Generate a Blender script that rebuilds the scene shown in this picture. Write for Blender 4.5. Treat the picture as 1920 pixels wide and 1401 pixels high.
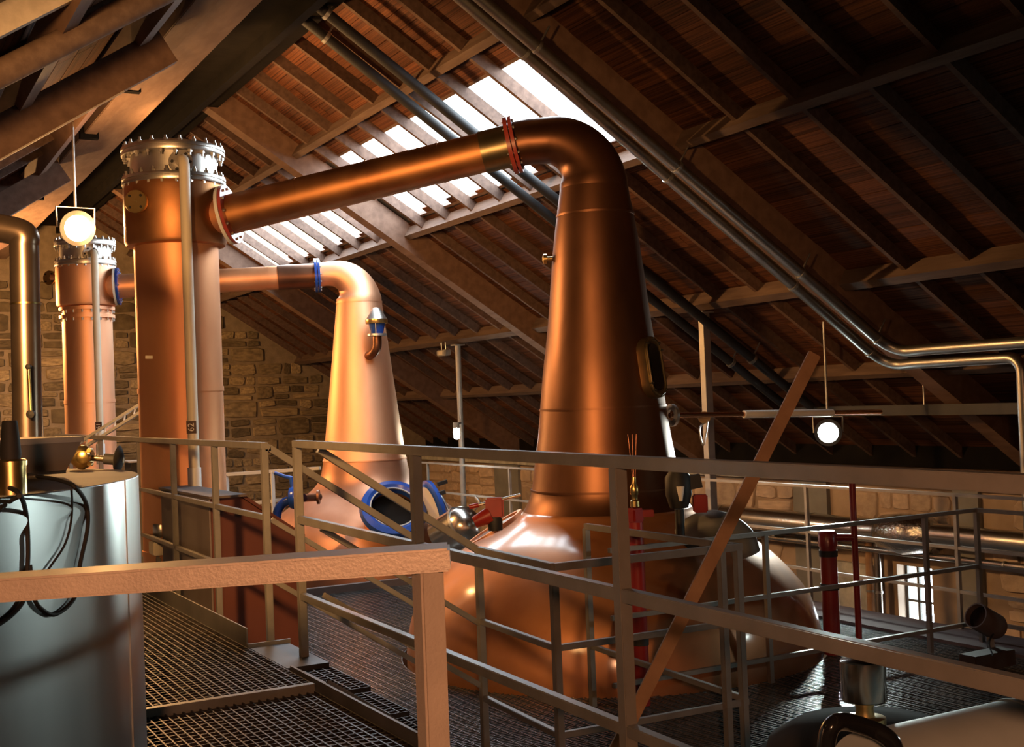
# Still house of a distillery: copper pot stills, condensers, steel walkways under a timber roof.
# World axes: X across the building (towards the eaves wall), Y along it, Z up; Z=0 is the upper walkway.
import bpy, bmesh, math, random
from mathutils import Vector, Matrix
random.seed(7)
sc = bpy.context.scene
for o in list(bpy.data.objects): bpy.data.objects.remove(o)
COL = sc.collection

# ------------------------------------------------------------------ camera
YAW, PITCH, ROLL = math.radians(28.8), math.radians(1.28), 0.039
fh = Vector((math.sin(YAW), math.cos(YAW), 0)); r0 = Vector((math.cos(YAW), -math.sin(YAW), 0)); u0 = Vector((0, 0, 1))
fw = fh*math.cos(PITCH) + u0*math.sin(PITCH); u1 = u0*math.cos(PITCH) - fh*math.sin(PITCH)
rt = r0*math.cos(ROLL) - u1*math.sin(ROLL); up = u1*math.cos(ROLL) + r0*math.sin(ROLL)
cd = bpy.data.cameras.new('camera'); cam = bpy.data.objects.new('camera', cd); COL.objects.link(cam)
cd.lens = 43.125; cd.sensor_width = 36; cd.sensor_fit = 'HORIZONTAL'; cd.clip_start = 0.05; cd.clip_end = 200
cam.matrix_world = Matrix(((rt.x, up.x, -fw.x, 0), (rt.y, up.y, -fw.y, 0), (rt.z, up.z, -fw.z, 1.45), (0, 0, 0, 1)))
sc.camera = cam

# ------------------------------------------------------------------ sky, exposure
sc.view_settings.view_transform = 'Standard'; sc.view_settings.look = 'None'
sc.view_settings.exposure = 0.1; sc.view_settings.gamma = 1.0; sc.view_settings.use_curve_mapping = False
W = bpy.data.worlds.new('world'); sc.world = W; W.use_nodes = True
bg = W.node_tree.nodes['Background']; bg.inputs[0].default_value = (0.84, 0.93, 1.0, 1); bg.inputs[1].default_value = 18.0
def portal(loc, sx, sy, rot):
    l = bpy.data.lights.new('skylight_portal', 'AREA'); l.shape = 'RECTANGLE'; l.size = sx; l.size_y = sy
    l.cycles.is_portal = True
    o = bpy.data.objects.new('skylight_portal', l); COL.objects.link(o); o.location = loc; o.rotation_euler = rot
SL = math.atan(.65)
portal((6.40, 12.85, 4.55), 1.4, 5.7, (0, SL, 0))
portal((6.40, 19.05, 4.55), 1.4, 5.7, (0, SL, 0))
sc.cycles.max_bounces = 6; sc.cycles.diffuse_bounces = 3; sc.cycles.glossy_bounces = 4
sc.cycles.transparent_max_bounces = 8; sc.cycles.sample_clamp_indirect = 4.0; sc.cycles.caustics_reflective = False; sc.cycles.caustics_refractive = False
def lamp(name, kind, loc, power, col, radius=.1, aim=None, angle=150, blend=.4):
    l = bpy.data.lights.new(name, kind); l.energy = power; l.color = col; l.shadow_soft_size = radius
    o = bpy.data.objects.new(name, l); COL.objects.link(o); o.location = loc
    if kind == 'SPOT':
        l.spot_size = math.radians(angle); l.spot_blend = blend
        o.rotation_euler = (Vector(aim) - Vector(loc)).to_track_quat('-Z', 'Y').to_euler()
    return o
WARM = (1.0, .50, .17); COOL = (.84, 1.0, .95)
lamp('warm_flood_light', 'SPOT', (2.24, 13.30, 3.42), 1050, WARM, .16, (6.54, 14.10, 3.85), 114, .2)
lamp('warm_flood_spill', 'SPOT', (2.27, 13.12, 3.36), 420, WARM, .14, (5.0, 9.2, .9), 110, .7)
lamp('warm_flood_glow', 'POINT', (2.30, 13.0, 3.40), 150, WARM, .14)
lamp('added_far_warm_light', 'POINT', (1.2, 21.3, 3.1), 1250, WARM, .16)  # unseen lamp added to brighten the gable wall and far copper edges
lamp('side_warm_flood_light', 'SPOT', (-.60, 3.6, 2.40), 1400, WARM, .16, (4.9, 12.5, 1.4), 66, .75)
lamp('cool_flood_light', 'SPOT', (9.60, 10.25, .96), 560, COOL, .13, (0, 4.6, -.6), 84, .5)
lamp('cool_flood_spill', 'SPOT', (9.70, 10.34, .99), 210, (1.0, .97, .80), .1, (11.6, 12.4, 1.3), 120, .6)
lamp('second_cool_flood_light', 'SPOT', (9.60, 3.6, 1.05), 135, COOL, .13, (0, 3.9, .5), 100, .5)
lamp('small_cool_light', 'POINT', (8.200, 16.734, 0.997), 260, COOL, .06)
lamp('warm_flood_behind_light', 'SPOT', (-.62, -1.25, 1.84), 530, (1.0, .43, .20), .12, (1.5, 4.2, .1), 74, .6)

# ------------------------------------------------------------------ materials
MATS = {}
def mat(name, c1, c2=None, rough=.6, metal=0, scale=3, bump=0, bscale=None, stretch=(1, 1, 1), r2=None, rnd=0, emit=0, detail=6, coat=0, contrast=(.35, .65), spec=.5):
    m = bpy.data.materials.new(name); m.use_nodes = True; MATS[name] = m
    n = m.node_tree.nodes; L = m.node_tree.links; b = n['Principled BSDF']
    c2 = c2 or c1
    b.inputs['Roughness'].default_value = rough; b.inputs['Metallic'].default_value = metal
    b.inputs['Specular IOR Level'].default_value = spec
    if coat: b.inputs['Coat Weight'].default_value = coat; b.inputs['Coat Roughness'].default_value = .15
    tc = n.new('ShaderNodeTexCoord'); mp = n.new('ShaderNodeMapping'); mp.inputs['Scale'].default_value = stretch
    L.new(tc.outputs['Object'], mp.inputs[0])
    oi = n.new('ShaderNodeObjectInfo')
    if rnd:
        ad = n.new('ShaderNodeVectorMath'); ad.operation = 'ADD'; cm = n.new('ShaderNodeCombineXYZ')
        ml = n.new('ShaderNodeMath'); ml.operation = 'MULTIPLY'; ml.inputs[1].default_value = 37
        L.new(oi.outputs['Random'], ml.inputs[0]); L.new(ml.outputs[0], cm.inputs[0]); L.new(ml.outputs[0], cm.inputs[1])
        L.new(mp.outputs[0], ad.inputs[0]); L.new(cm.outputs[0], ad.inputs[1]); src = ad.outputs[0]
    else: src = mp.outputs[0]
    nz = n.new('ShaderNodeTexNoise'); nz.inputs['Scale'].default_value = scale; nz.inputs['Detail'].default_value = detail
    L.new(src, nz.inputs['Vector'])
    cr = n.new('ShaderNodeValToRGB'); cr.color_ramp.elements[0].position = contrast[0]; cr.color_ramp.elements[1].position = contrast[1]
    cr.color_ramp.elements[0].color = (*c1, 1); cr.color_ramp.elements[1].color = (*c2, 1)
    L.new(nz.outputs['Fac'], cr.inputs[0]); col = cr.outputs[0]
    if rnd:
        hs = n.new('ShaderNodeHueSaturation'); mr = n.new('ShaderNodeMapRange')
        mr.inputs[3].default_value = 1-rnd; mr.inputs[4].default_value = 1+rnd
        L.new(oi.outputs['Random'], mr.inputs[0]); L.new(mr.outputs[0], hs.inputs['Value']); L.new(col, hs.inputs['Color']); col = hs.outputs[0]
    L.new(col, b.inputs['Base Color'])
    if r2 is not None:
        mr2 = n.new('ShaderNodeMapRange'); mr2.inputs[3].default_value = rough; mr2.inputs[4].default_value = r2
        L.new(nz.outputs['Fac'], mr2.inputs[0]); L.new(mr2.outputs[0], b.inputs['Roughness'])
    if bump:
        n2 = n.new('ShaderNodeTexNoise'); n2.inputs['Scale'].default_value = bscale or scale*4; n2.inputs['Detail'].default_value = 4
        L.new(src, n2.inputs['Vector']); bp = n.new('ShaderNodeBump'); bp.inputs['Strength'].default_value = bump; bp.inputs['Distance'].default_value = .02
        L.new(n2.outputs['Fac'], bp.inputs['Height']); L.new(bp.outputs[0], b.inputs['Normal'])
    if emit:
        b.inputs['Emission Color'].default_value = (*c1, 1); b.inputs['Emission Strength'].default_value = emit
    return m
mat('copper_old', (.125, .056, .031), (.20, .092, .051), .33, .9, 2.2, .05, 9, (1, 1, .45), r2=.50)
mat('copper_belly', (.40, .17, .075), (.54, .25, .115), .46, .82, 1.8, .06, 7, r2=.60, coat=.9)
mat('copper', (.74, .33, .15), (.84, .43, .22), .42, .86, 2.0, .03, 8, (1, 1, .35), r2=.58)
mat('copper_pale', (.84, .44, .25), (.93, .55, .34), .48, 1, 1.6, .03, 7, (1, 1, .4), r2=.62)
mat('copper_arm', (.38, .165, .07), (.52, .25, .105), .40, 1, 3, .06, 10, r2=.56)
mat('copper_tube', (.66, .30, .15), (.72, .36, .18), .25, 1, 4)
mat('brass', (.62, .44, .16), (.72, .54, .24), .30, 1, 5)
mat('bronze_frame', (.20, .16, .09), (.27, .21, .12), .34, .9, 6)
mat('steel_head', (.58, .55, .50), (.72, .69, .64), .28, 1, 3, .02, 12, r2=.4)
mat('stainless', (.50, .53, .53), (.62, .65, .64), .24, 1, 2.4, .04, 7, (1, 1, .25), r2=.40)
mat('stainless_pipe', (.50, .47, .42), (.60, .56, .50), .22, 1, 3)
mat('galvanised', (.40, .40, .39), (.56, .56, .54), .38, .9, 14, .02, 30)
mat('foil', (.62, .63, .62), (.75, .75, .73), .22, 1, 9, .5, 26)
mat('foil_smooth', (.62, .60, .56), (.72, .70, .66), .26, 1, 5, .06, 14)
mat('rail_paint', (.20, .187, .168), (.26, .244, .22), .40, .25, 6, .04, 60, coat=.25)
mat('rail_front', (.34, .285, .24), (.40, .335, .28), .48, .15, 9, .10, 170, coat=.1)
mat('rail_pale', (.34, .32, .295), (.42, .40, .365), .42, .3, 6)
mat('grating_steel', (.032, .026, .022), (.07, .058, .05), .42, .7, 5)
mat('grating_wet', (.26, .27, .275), (.40, .41, .41), .24, .85, 6)
mat('kick_plate', (.16, .15, .14), (.22, .205, .19), .5, .5, 4)
mat('kerb_paint', (.12, .088, .084), (.155, .115, .11), .85, 0, 3, spec=.1)
mat('rafter_wood', (.09, .055, .042), (.14, .088, .066), .72, 0, 3, .12, 20, (6, 1, 6), rnd=.18, spec=.2)
mat('purlin_wood', (.11, .072, .056), (.16, .108, .082), .68, 0, 3, .12, 18, (5, .6, 5), rnd=.12, spec=.2)
mat('pale_board', (.42, .36, .30), (.52, .45, .38), .65, 0, 3, .08, 20, (5, .6, 5))
mat('truss_wood', (.145, .085, .06), (.20, .12, .085), .66, 0, 2.5, .1, 16, (4, 1, 4), spec=.2)
mat('roof_plank', (.042, .015, .008), (.145, .055, .024), .75, 0, 5, .25, 24, (3, .5, 3), rnd=.35, spec=.2)
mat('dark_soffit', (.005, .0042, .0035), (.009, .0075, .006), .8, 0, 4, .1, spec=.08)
mat('straw', (.34, .22, .10), (.16, .10, .05), .95, 0, 30, .6, 40)
mat('slate', (.03, .03, .032), (.05, .05, .05), .8, 0, 4)
mat('mortar', (.21, .16, .105), (.29, .225, .15), .95, 0, 6, .4, 30)
mat('stone', (.15, .11, .062), (.30, .225, .125), .9, 0, 5, .4, 22, rnd=.6)
mat('plaster', (.36, .27, .20), (.50, .38, .28), .92, 0, 1.5, .3, 14)
mat('block', (.46, .35, .27), (.62, .49, .38), .9, 0, 3, .3, 18, rnd=.25)
mat('lime_patch', (.40, .40, .36), (.60, .60, .55), .9, 0, 5, .2, 20)
mat('concrete', (.09, .08, .07), (.14, .125, .11), .9, 0, 1.5, .2, 10)
mat('black_pipe', (.008, .008, .009), (.014, .014, .015), .6, 0, 4)
mat('black_gloss', (.010, .010, .011), None, .12, 0, 4, coat=.6)
mat('rubber', (.012, .011, .010), (.02, .018, .016), .7, 0, 8)
mat('red_paint', (.22, .014, .012), (.28, .020, .016), .32, 0, 4, coat=.3)
mat('red_flange', (.34, .05, .04), (.42, .065, .05), .35, 0, 6, coat=.3)
mat('blue_paint', (.015, .055, .30), (.02, .08, .40), .22, 0, 4, coat=.5)
mat('brown_paint', (.095, .024, .014), (.125, .034, .019), .62, 0, 2, .03, 20)
mat('brown_flat', (.10, .072, .064), (.125, .092, .082), .7, 0, 3)
mat('cream', (.66, .58, .44), (.72, .65, .52), .45, 0, 3)
mat('white_paint', (.74, .73, .70), (.80, .79, .76), .4, 0, 3)
mat('grey_jacket', (.30, .34, .345), (.38, .42, .425), .55, 0, 3, .04, 14)
mat('grey_paint', (.22, .22, .21), (.28, .28, .27), .5, 0, 3)
mat('wood_batten', (.36, .20, .10), (.46, .27, .14), .6, 0, 4, .1, 20, (2, 2, 2))
mat('void_shade', (.002, .0018, .0015), None, .9)
mat('dark_lid', (.05, .036, .030), (.075, .055, .046), .6, .1, 3, spec=.3)
mat('tag_dark', (.06, .022, .012), None, .5)
mat('tag_white', (.80, .74, .66), None, .5)
mat('lamp_warm', (1.0, .62, .22), None, .4, emit=40)
mat('lamp_cool', (.86, 1.0, .96), None, .4, emit=40)
mat('window_frame', (.12, .115, .10), (.15, .145, .13), .6, 0, 5)
def glass(name, tint=(.95, .97, .98), gl=.08):
    m = bpy.data.materials.new(name); m.use_nodes = True; MATS[name] = m; n = m.node_tree.nodes; L = m.node_tree.links
    n.remove(n['Principled BSDF']); out = n['Material Output']; t = n.new('ShaderNodeBsdfTransparent'); t.inputs[0].default_value = (*tint, 1)
    g = n.new('ShaderNodeBsdfGlossy'); g.inputs['Roughness'].default_value = .08; mx = n.new('ShaderNodeMixShader'); mx.inputs[0].default_value = gl
    L.new(t.outputs[0], mx.inputs[1]); L.new(g.outputs[0], mx.inputs[2]); L.new(mx.outputs[0], out.inputs[0])
glass('pane_glass')
mat('hopper_sheet', (.34, .30, .25), (.42, .38, .32), .5, .55, 3)
mat('flue_metal', (.20, .15, .115), (.28, .21, .16), .30, .9, 4)
mat('jacket_dark', (.13, .135, .13), (.17, .175, .17), .5, 0, 3, .04, 14)
mat('casing_grey', (.17, .135, .12), (.21, .17, .152), .5, .2, 3)
mat('copper_brown', (.42, .20, .115), (.54, .27, .16), .40, .85, 1.8, .04, 7, r2=.55)
mat('conduit_steel', (.30, .295, .28), (.38, .37, .35), .36, .95, 5)
mat('ridge_timber', (.22, .14, .10), (.30, .20, .145), .66, 0, 2.5, .1, 16, (4, 1, 4), spec=.2)
mat('dark_vessel', (.014, .012, .012), (.024, .02, .019), .85, 0, 3, spec=.08)

# ------------------------------------------------------------------ builders
BASE = {}
V = Vector
def link(o): COL.objects.link(o); return o
def tag(o, label=None, cat=None, group=None, kind=None):
    if label: o['label'] = label
    if cat: o['category'] = cat
    if group: o['group'] = group
    if kind: o['kind'] = kind
    return o
def thing(name, base, label, cat, group=None):
    o = link(bpy.data.objects.new(name, None)); o.location = base; o.empty_display_size = .1; BASE[o] = V(base)
    return tag(o, label, cat, group)
def finish(bm, name, smooth=40):
    bmesh.ops.recalc_face_normals(bm, faces=bm.faces)
    for e in bm.edges:
        e.smooth = not (len(e.link_faces) == 2 and e.calc_face_angle(0) > math.radians(smooth))
    for f in bm.faces: f.smooth = True
    me = bpy.data.meshes.new(name); bm.to_mesh(me); bm.free(); return me
def obj(name, bm, m, parent=None, base=None, smooth=40):
    """bm holds world coordinates; the object's origin is its thing's base (or its own base)"""
    b = BASE[parent] if parent else V(base if base is not None else (0, 0, 0))
    bmesh.ops.translate(bm, verts=bm.verts, vec=-b)
    o = link(bpy.data.objects.new(name, finish(bm, name, smooth))); o.data.materials.append(MATS[m])
    BASE[o] = b
    if parent: o.parent = parent
    else: o.location = b
    return o
def inst(name, me, loc, parent, rot=None, scale=None):
    """a small repeated piece that shares mesh data; loc in world coordinates"""
    o = link(bpy.data.objects.new(name, me)); o.parent = parent; o.location = V(loc) - BASE[parent]
    if rot is not None: o.rotation_euler = rot
    if scale is not None: o.scale = scale
    BASE[o] = BASE[parent]
    return o
def nb(): return bmesh.new()
def frame(d, hint=None):
    d = V(d).normalized()
    h = V(hint) if hint else (V((0, 0, 1)) if abs(d.z) < .95 else V((1, 0, 0)))
    s = d.cross(h).normalized(); return d, s, s.cross(d).normalized()
def beam(bm, p, q, w, h, hint=None, bevel=0):
    """a box of section w x h from p to q"""
    p, q = V(p), V(q); d, s, u = frame(q-p, hint); vs = []
    for c in (p, q):
        for a, b in ((-1, -1), (1, -1), (1, 1), (-1, 1)): vs.append(bm.verts.new(c + s*a*w/2 + u*b*h/2))
    fs = [bm.faces.new([vs[i] for i in f]) for f in ((0, 3, 2, 1), (4, 5, 6, 7), (0, 1, 5, 4), (1, 2, 6, 5), (2, 3, 7, 6), (3, 0, 4, 7))]
    if bevel:
        es = list({e for f in fs for e in f.edges}); bmesh.ops.bevel(bm, geom=es, offset=bevel, segments=2, affect='EDGES')
    return bm
def box(bm, lo, hi, bevel=0):
    lo, hi = V(lo), V(hi); c = (lo+hi)/2
    return beam(bm, (c.x, c.y, lo.z), (c.x, c.y, hi.z), hi.y-lo.y, hi.x-lo.x, (1, 0, 0), bevel)
def tube(bm, pts, r, seg=16, cap=True):
    pts = [V(p) for p in pts]; n = len(pts); rs = r if isinstance(r, (list, tuple)) else [r]*n
    t = (pts[1]-pts[0]).normalized(); _, s, u = frame(t); rings = []
    for i, p in enumerate(pts):
        if i == 0: tt = t
        elif i == n-1: tt = (pts[i]-pts[i-1]).normalized()
        else: tt = ((pts[i]-pts[i-1]).normalized() + (pts[i+1]-pts[i]).normalized()).normalized()
        q = t.rotation_difference(tt); s = q @ s; t = tt; s = (s - t*s.dot(t)).normalized(); u = s.cross(t).normalized()
        rings.append([bm.verts.new(p + (s*math.cos(a) + u*math.sin(a))*rs[i]) for a in [2*math.pi*k/seg for k in range(seg)]])
    for a, b in zip(rings, rings[1:]):
        for k in range(seg): bm.faces.new((a[k], a[(k+1) % seg], b[(k+1) % seg], b[k]))
    if cap: bm.faces.new(rings[0]); bm.faces.new(rings[-1])
    return bm
def cyl(bm, p, q, r, seg=24, r2=None): return tube(bm, [p, q], [r, r if r2 is None else r2], seg)
def lathe(bm, c, prof, seg=48, axis=(0, 0, 1), hint=None, cap=True):
    """prof = [(radius, height)] about axis through c"""
    d, s, u = frame(axis, hint or ((0, 1, 0) if abs(V(axis).normalized().z) > .9 else (0, 0, 1))); c = V(c); rings = []
    for r, h in prof: rings.append([bm.verts.new(c + d*h + (s*math.cos(2*math.pi*k/seg) + u*math.sin(2*math.pi*k/seg))*max(r, 1e-4)) for k in range(seg)])
    for a, b in zip(rings, rings[1:]):
        for k in range(seg): bm.faces.new((a[k], a[(k+1) % seg], b[(k+1) % seg], b[k]))
    if cap: bm.faces.new(rings[0]); bm.faces.new(rings[-1])
    return bm
def ring(bm, c, axis, ro, ri, t, seg=32):
    """flat ring (flange) of thickness t centred on c"""
    return lathe(bm, c, [(ri, -t/2), (ro, -t/2), (ro, t/2), (ri, t/2), (ri, -t/2)], seg, axis, cap=False)
def arc(c, a, b, n, R, t0=0, t1=math.pi/2):
    """points of an arc: c + R(cos a + sin b)"""
    return [V(c) + (V(a)*math.cos(t) + V(b)*math.sin(t))*R for t in [t0+(t1-t0)*i/n for i in range(n+1)]]
def smooth_path(pts, n=8):
    pts = [V(p) for p in pts]; P = [pts[0]*2-pts[1]] + pts + [pts[-1]*2-pts[-2]]; out = []
    for i in range(1, len(P)-2):
        for k in range(n):
            t = k/n; a, b, c, d = P[i-1:i+3]
            out.append(.5*((2*b) + (c-a)*t + (2*a-5*b+4*c-d)*t*t + (3*b-a-3*c+d)*t**3))
    return out + [pts[-1]]
def bolt_mesh(r, h):
    b = nb(); lathe(b, (0, 0, 0), [(r, -h), (r, h*.4), (r*.55, h*.4), (r*.55, h)], 6); return finish(b, 'bolt')
BOLT = bolt_mesh(.021, .040); BOLT.materials.append(MATS['steel_head'])
BOLT_S = bolt_mesh(.013, .032); BOLT_S.materials.append(MATS['galvanised'])
BOLT_D = bolt_mesh(.013, .022); BOLT_D.materials.append(MATS['rubber'])
def bolts(parent, c, axis, R, n, me, name='bolt', ph=0):
    d, s, u = frame(axis); rot = V((0, 0, 1)).rotation_difference(d).to_euler()
    for k in range(n):
        a = 2*math.pi*k/n + ph
        inst(name, me, V(c) + (s*math.cos(a)+u*math.sin(a))*R, parent, rot)
def railing(name, label, base, pieces, m='rail_paint', bevel=0, group=None, cat='railing'):
    """pieces: (part name, p, q, w, h)"""
    t = thing(name, base, label, cat, group)
    for pn, p, q, w, h in pieces: obj(pn, beam(nb(), p, q, w, h, None if abs(V(q).z-V(p).z) < 1e-3 or abs(V(q).x-V(p).x)+abs(V(q).y-V(p).y) > .02 else (1, 0, 0), bevel), m, t)
    return t

# ================================================================== the setting
TAN, CO, SI = .65, .8384, .5450
def rp(X, y, off=0): return V((X + SI*off, y, 8.45 - TAN*X + CO*off))              # right roof slope
def lp(X, y, off=0): return V((X - SI*off, y, 5.785 - TAN*(4.1-X) + CO*off))        # left roof slope
NR, NL = V((SI, 0, CO)), V((-SI, 0, CO))
SKX = (5.82, 7.0); SKY = ((9.85, 15.75), (16.25, 21.9))

fl = obj('floor', box(nb(), (-4.6, -7.4, -4.7), (12.8, 27.3, -4.5)), 'concrete'); tag(fl, 'dark concrete ground floor far below the walkways', 'floor', kind='structure')

# --- right slope of the roof
def slab(bm, fn, n, X0, X1, y0, y1, off, th):
    p, q = fn(X0, 0, off), fn(X1, 0, off); c = (y0+y1)/2
    p.y = q.y = c; beam(bm, p, q, y1-y0, th, n)
bm = nb()
slab(bm, rp, NR, 3.9, SKX[0], -7.3, 27.2, .235, .06); slab(bm, rp, NR, SKX[1], 12.8, -7.3, 27.2, .235, .06)
for a, b in ((-7.3, SKY[0][0]), (SKY[0][1], SKY[1][0]), (SKY[1][1], 27.2)): slab(bm, rp, NR, SKX[0], SKX[1], a, b, .235, .06)
roofR = obj('ceiling', bm, 'slate'); tag(roofR, 'dark timber roof slope with rafters and boards above the stills', 'roof', kind='structure')
RAFT = [4.0, 4.77, 5.53, 6.30, 7.07, 7.83, 8.6, 10.8, 11.56, 12.32, 13.08, 13.84, 14.6, 15.36, 16.95, 17.75, 18.55, 19.35, 20.15, 20.95, 21.6, 23.2, 24.0, 24.8, 25.6, 26.4]
bm = nb(); beam(bm, rp(4.45, 0, .115), rp(12.4, 0, .115), .054, .13, NR); RM = finish(bm, 'rafter'); RM.materials.append(MATS['rafter_wood'])
for y in RAFT: inst('rafter', RM, (0, y, 0), roofR)
PRIN = [-3.2, 3.2, 9.58, 16.0, 22.3]
bm = nb(); beam(bm, rp(4.1, 0, .02), rp(12.4, 0, .02), .24, .34, NR); PM = finish(bm, 'principal_rafter'); PM.materials.append(MATS['truss_wood'])
for y in PRIN: inst('principal_rafter', PM, (0, y, 0), roofR)
for X, w, o0, o1, m in ((5.5, .09, -.01, .16, 'purlin_wood'), (7.12, .09, -.01, .16, 'purlin_wood'), (9.15, .12, -.02, .16, 'purlin_wood'), (10.57, .09, -.01, .16, 'purlin_wood')):
    for a, b in zip(PRIN[1:], PRIN[2:] + [27.0]):
        obj('purlin', beam(nb(), rp(X, a+.12, (o0+o1)/2), rp(X, b-.12, (o0+o1)/2), w, o1-o0, NR), m, roofR)
obj('wall_plate', beam(nb(), (12.30, 2.0, .30), (12.30, 26.8, .30), .22, .16), 'purlin_wood', roofR)
obj('eaves_shade_strip', box(nb(), (12.30, 2.0, .385), (12.345, 26.8, .66)), 'dark_soffit', roofR)  # near-black strip added to shade the lit wall top between the rafters
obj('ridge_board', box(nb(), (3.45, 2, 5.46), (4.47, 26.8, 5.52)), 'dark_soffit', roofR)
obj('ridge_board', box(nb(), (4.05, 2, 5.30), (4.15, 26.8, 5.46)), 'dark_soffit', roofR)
for y0, y1 in ((8.6, 11.9), (14.2, 15.7)):
    bm = nb()
    for k in range(60):
        y = random.uniform(y0, y1); x = 3.47 + random.uniform(-.05, .10); l = random.uniform(.10, .28)
        beam(bm, (x, y, 5.45), (x-random.uniform(-.06, .14), y+random.uniform(-.10, .10), 5.45-l*.35), .05, .012)
    o = obj('straw_packing', bm, 'straw', roofR); o['kind'] = 'stuff'
bm = nb(); beam(bm, (0, -.5, 0), (0, .5, 0), 1, 1, (0, 0, 1)); PL = finish(bm, 'roof_plank'); PL.materials.append(MATS['roof_plank'])
PW = .182; nrow = int((12.5-4.3)/CO/PW)
def plank(root, fn, X, y0, y1, ang): inst('roof_plank', PL, fn(X, (y0+y1)/2, .192 + random.uniform(-.004, .004)), root, (0, ang, random.uniform(-.0006, .0006)), (PW-.008, y1-y0-.008, .022))
for k in range(nrow):
    X = 4.3 + (k+.5)*PW*CO; cuts = [3.6] + sorted({PRIN[2]+random.choice((-1.1, 0, 1.6)), PRIN[3]+random.choice((-1.6, 0, 1.6)), PRIN[4]+random.choice((-.8, 0, .8))}) + [26.8]
    if SKX[0]-.06 < X < SKX[1]+.06: cuts = [3.6, 7.07 + (k % 2)*.76, SKY[0][0]-.1]; plank(roofR, rp, X, SKY[1][1]+.1, 26.8, SL)
    for a, b in zip(cuts, cuts[1:]): plank(roofR, rp, X, a, b, SL)
# trimmer boards that frame the roof lights, short boards at the foot of each bay
for wi, (a, b) in enumerate(SKY):
    sk = thing('window_%d' % (2+wi), (6.4, (a+b)/2, 4.4), ['bright roof light above the near swan neck, glazed between rafters', 'bright roof light behind the condensers, glazed between rafters'][wi], 'skylight'); sk['kind'] = 'structure'
    ys = [a] + [y for y in RAFT if a+.15 < y < b-.15] + [b]
    for y0, y1 in zip(ys, ys[1:]):
        p = nb(); slab(p, rp, NR, SKX[0], SKX[1], y0+.02, y1-.02, .215, .008); obj('pane', p, 'pane_glass', sk)
        f = random.uniform(.02, .12); p = nb(); slab(p, rp, NR, SKX[1]-.02-f, SKX[1]+.02, y0+.12, y1-.25, .19, .022); obj('foot_board', p, 'roof_plank', sk)
    for X in (SKX[0]+.01, SKX[1]+.0): obj('trimmer', beam(nb(), rp(X, a, .20), rp(X, b, .20), .04, .05, NR), 'rafter_wood', sk)

# --- left slope of the roof
bm = nb(); slab(bm, lp, NL, -4.6, 4.3, -7.3, 27.2, .235, .06)
roofL = obj('ceiling', bm, 'slate'); tag(roofL, 'shadowed timber roof slope beyond the ridge at upper left', 'roof', kind='structure')
bm = nb(); beam(bm, lp(-4.2, 0, .115), lp(3.7, 0, .115), .07, .13, NL); LRM = finish(bm, 'rafter'); LRM.materials.append(MATS['rafter_wood'])
for y in (5.6, 6.5, 9.2, 11.9, 12.8, 13.7, 14.6, 15.5, 17.3, 18.2, 19.1, 20, 20.9, 21.8, 23.6, 24.5, 25.4): inst('rafter', LRM, (0, y, 0), roofL)
obj('rafter', beam(nb(), lp(-4.2, 7.55, .06), lp(3.7, 7.55, .06), .07, .16, NL), 'pale_board', roofL)
for y in (10.35, 16.4, 22.5):
    obj('principal_rafter', beam(nb(), lp(-4.2, y, -.16), lp(2.40 if y < 12 else 2.5, y, -.16), .12, .30, NL), 'truss_wood', roofL)
    obj('edge_strip', beam(nb(), lp(-4.2, y-.05, -.315), lp(1.95, y-.05, -.315), .03, .012, NL), 'pale_board', roofL)
for X in (-.6, 1.36, 2.30): obj('purlin', beam(nb(), lp(X-.08, 4.0, .03), lp(X+.06, 26.8, .03), .11, .20, NL), 'truss_wood', roofL)
for k in range(int(8.3/CO/.2)):
    X = -4.1 + (k+.5)*.2*CO
    if X < -.9: continue
    cuts = [5.6, 9.4 + random.choice((0, 1.4)), 16.4 + random.choice((-1, 0, 1)), 26.8]
    for a, b in zip(cuts, cuts[1:]): inst('roof_plank', PL, lp(X, (a+b)/2, .192), roofL, (0, -SL, 0), (.192, b-a-.01, .022))
# boxed timber under the ridge: two lengths, the near one deeper
obj('ridge_beam', box(nb(), (2.50, 3.0, 4.66), (2.68, 12.30, 4.96), .008), 'ridge_timber', roofL)
obj('ridge_beam', box(nb(), (2.54, 12.40, 4.70), (2.68, 26.8, 4.96), .008), 'ridge_timber', roofL)
obj('ridge_beam', box(nb(), (2.68, 3.0, 4.74), (3.06, 26.8, 5.02), .008), 'ridge_timber', roofL)
for y in (12.35, 14.6, 18.9): obj('packing_plate', box(nb(), (2.495, y-.05, 4.65), (2.70, y+.05, 4.97)), 'dark_soffit', roofL)

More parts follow.
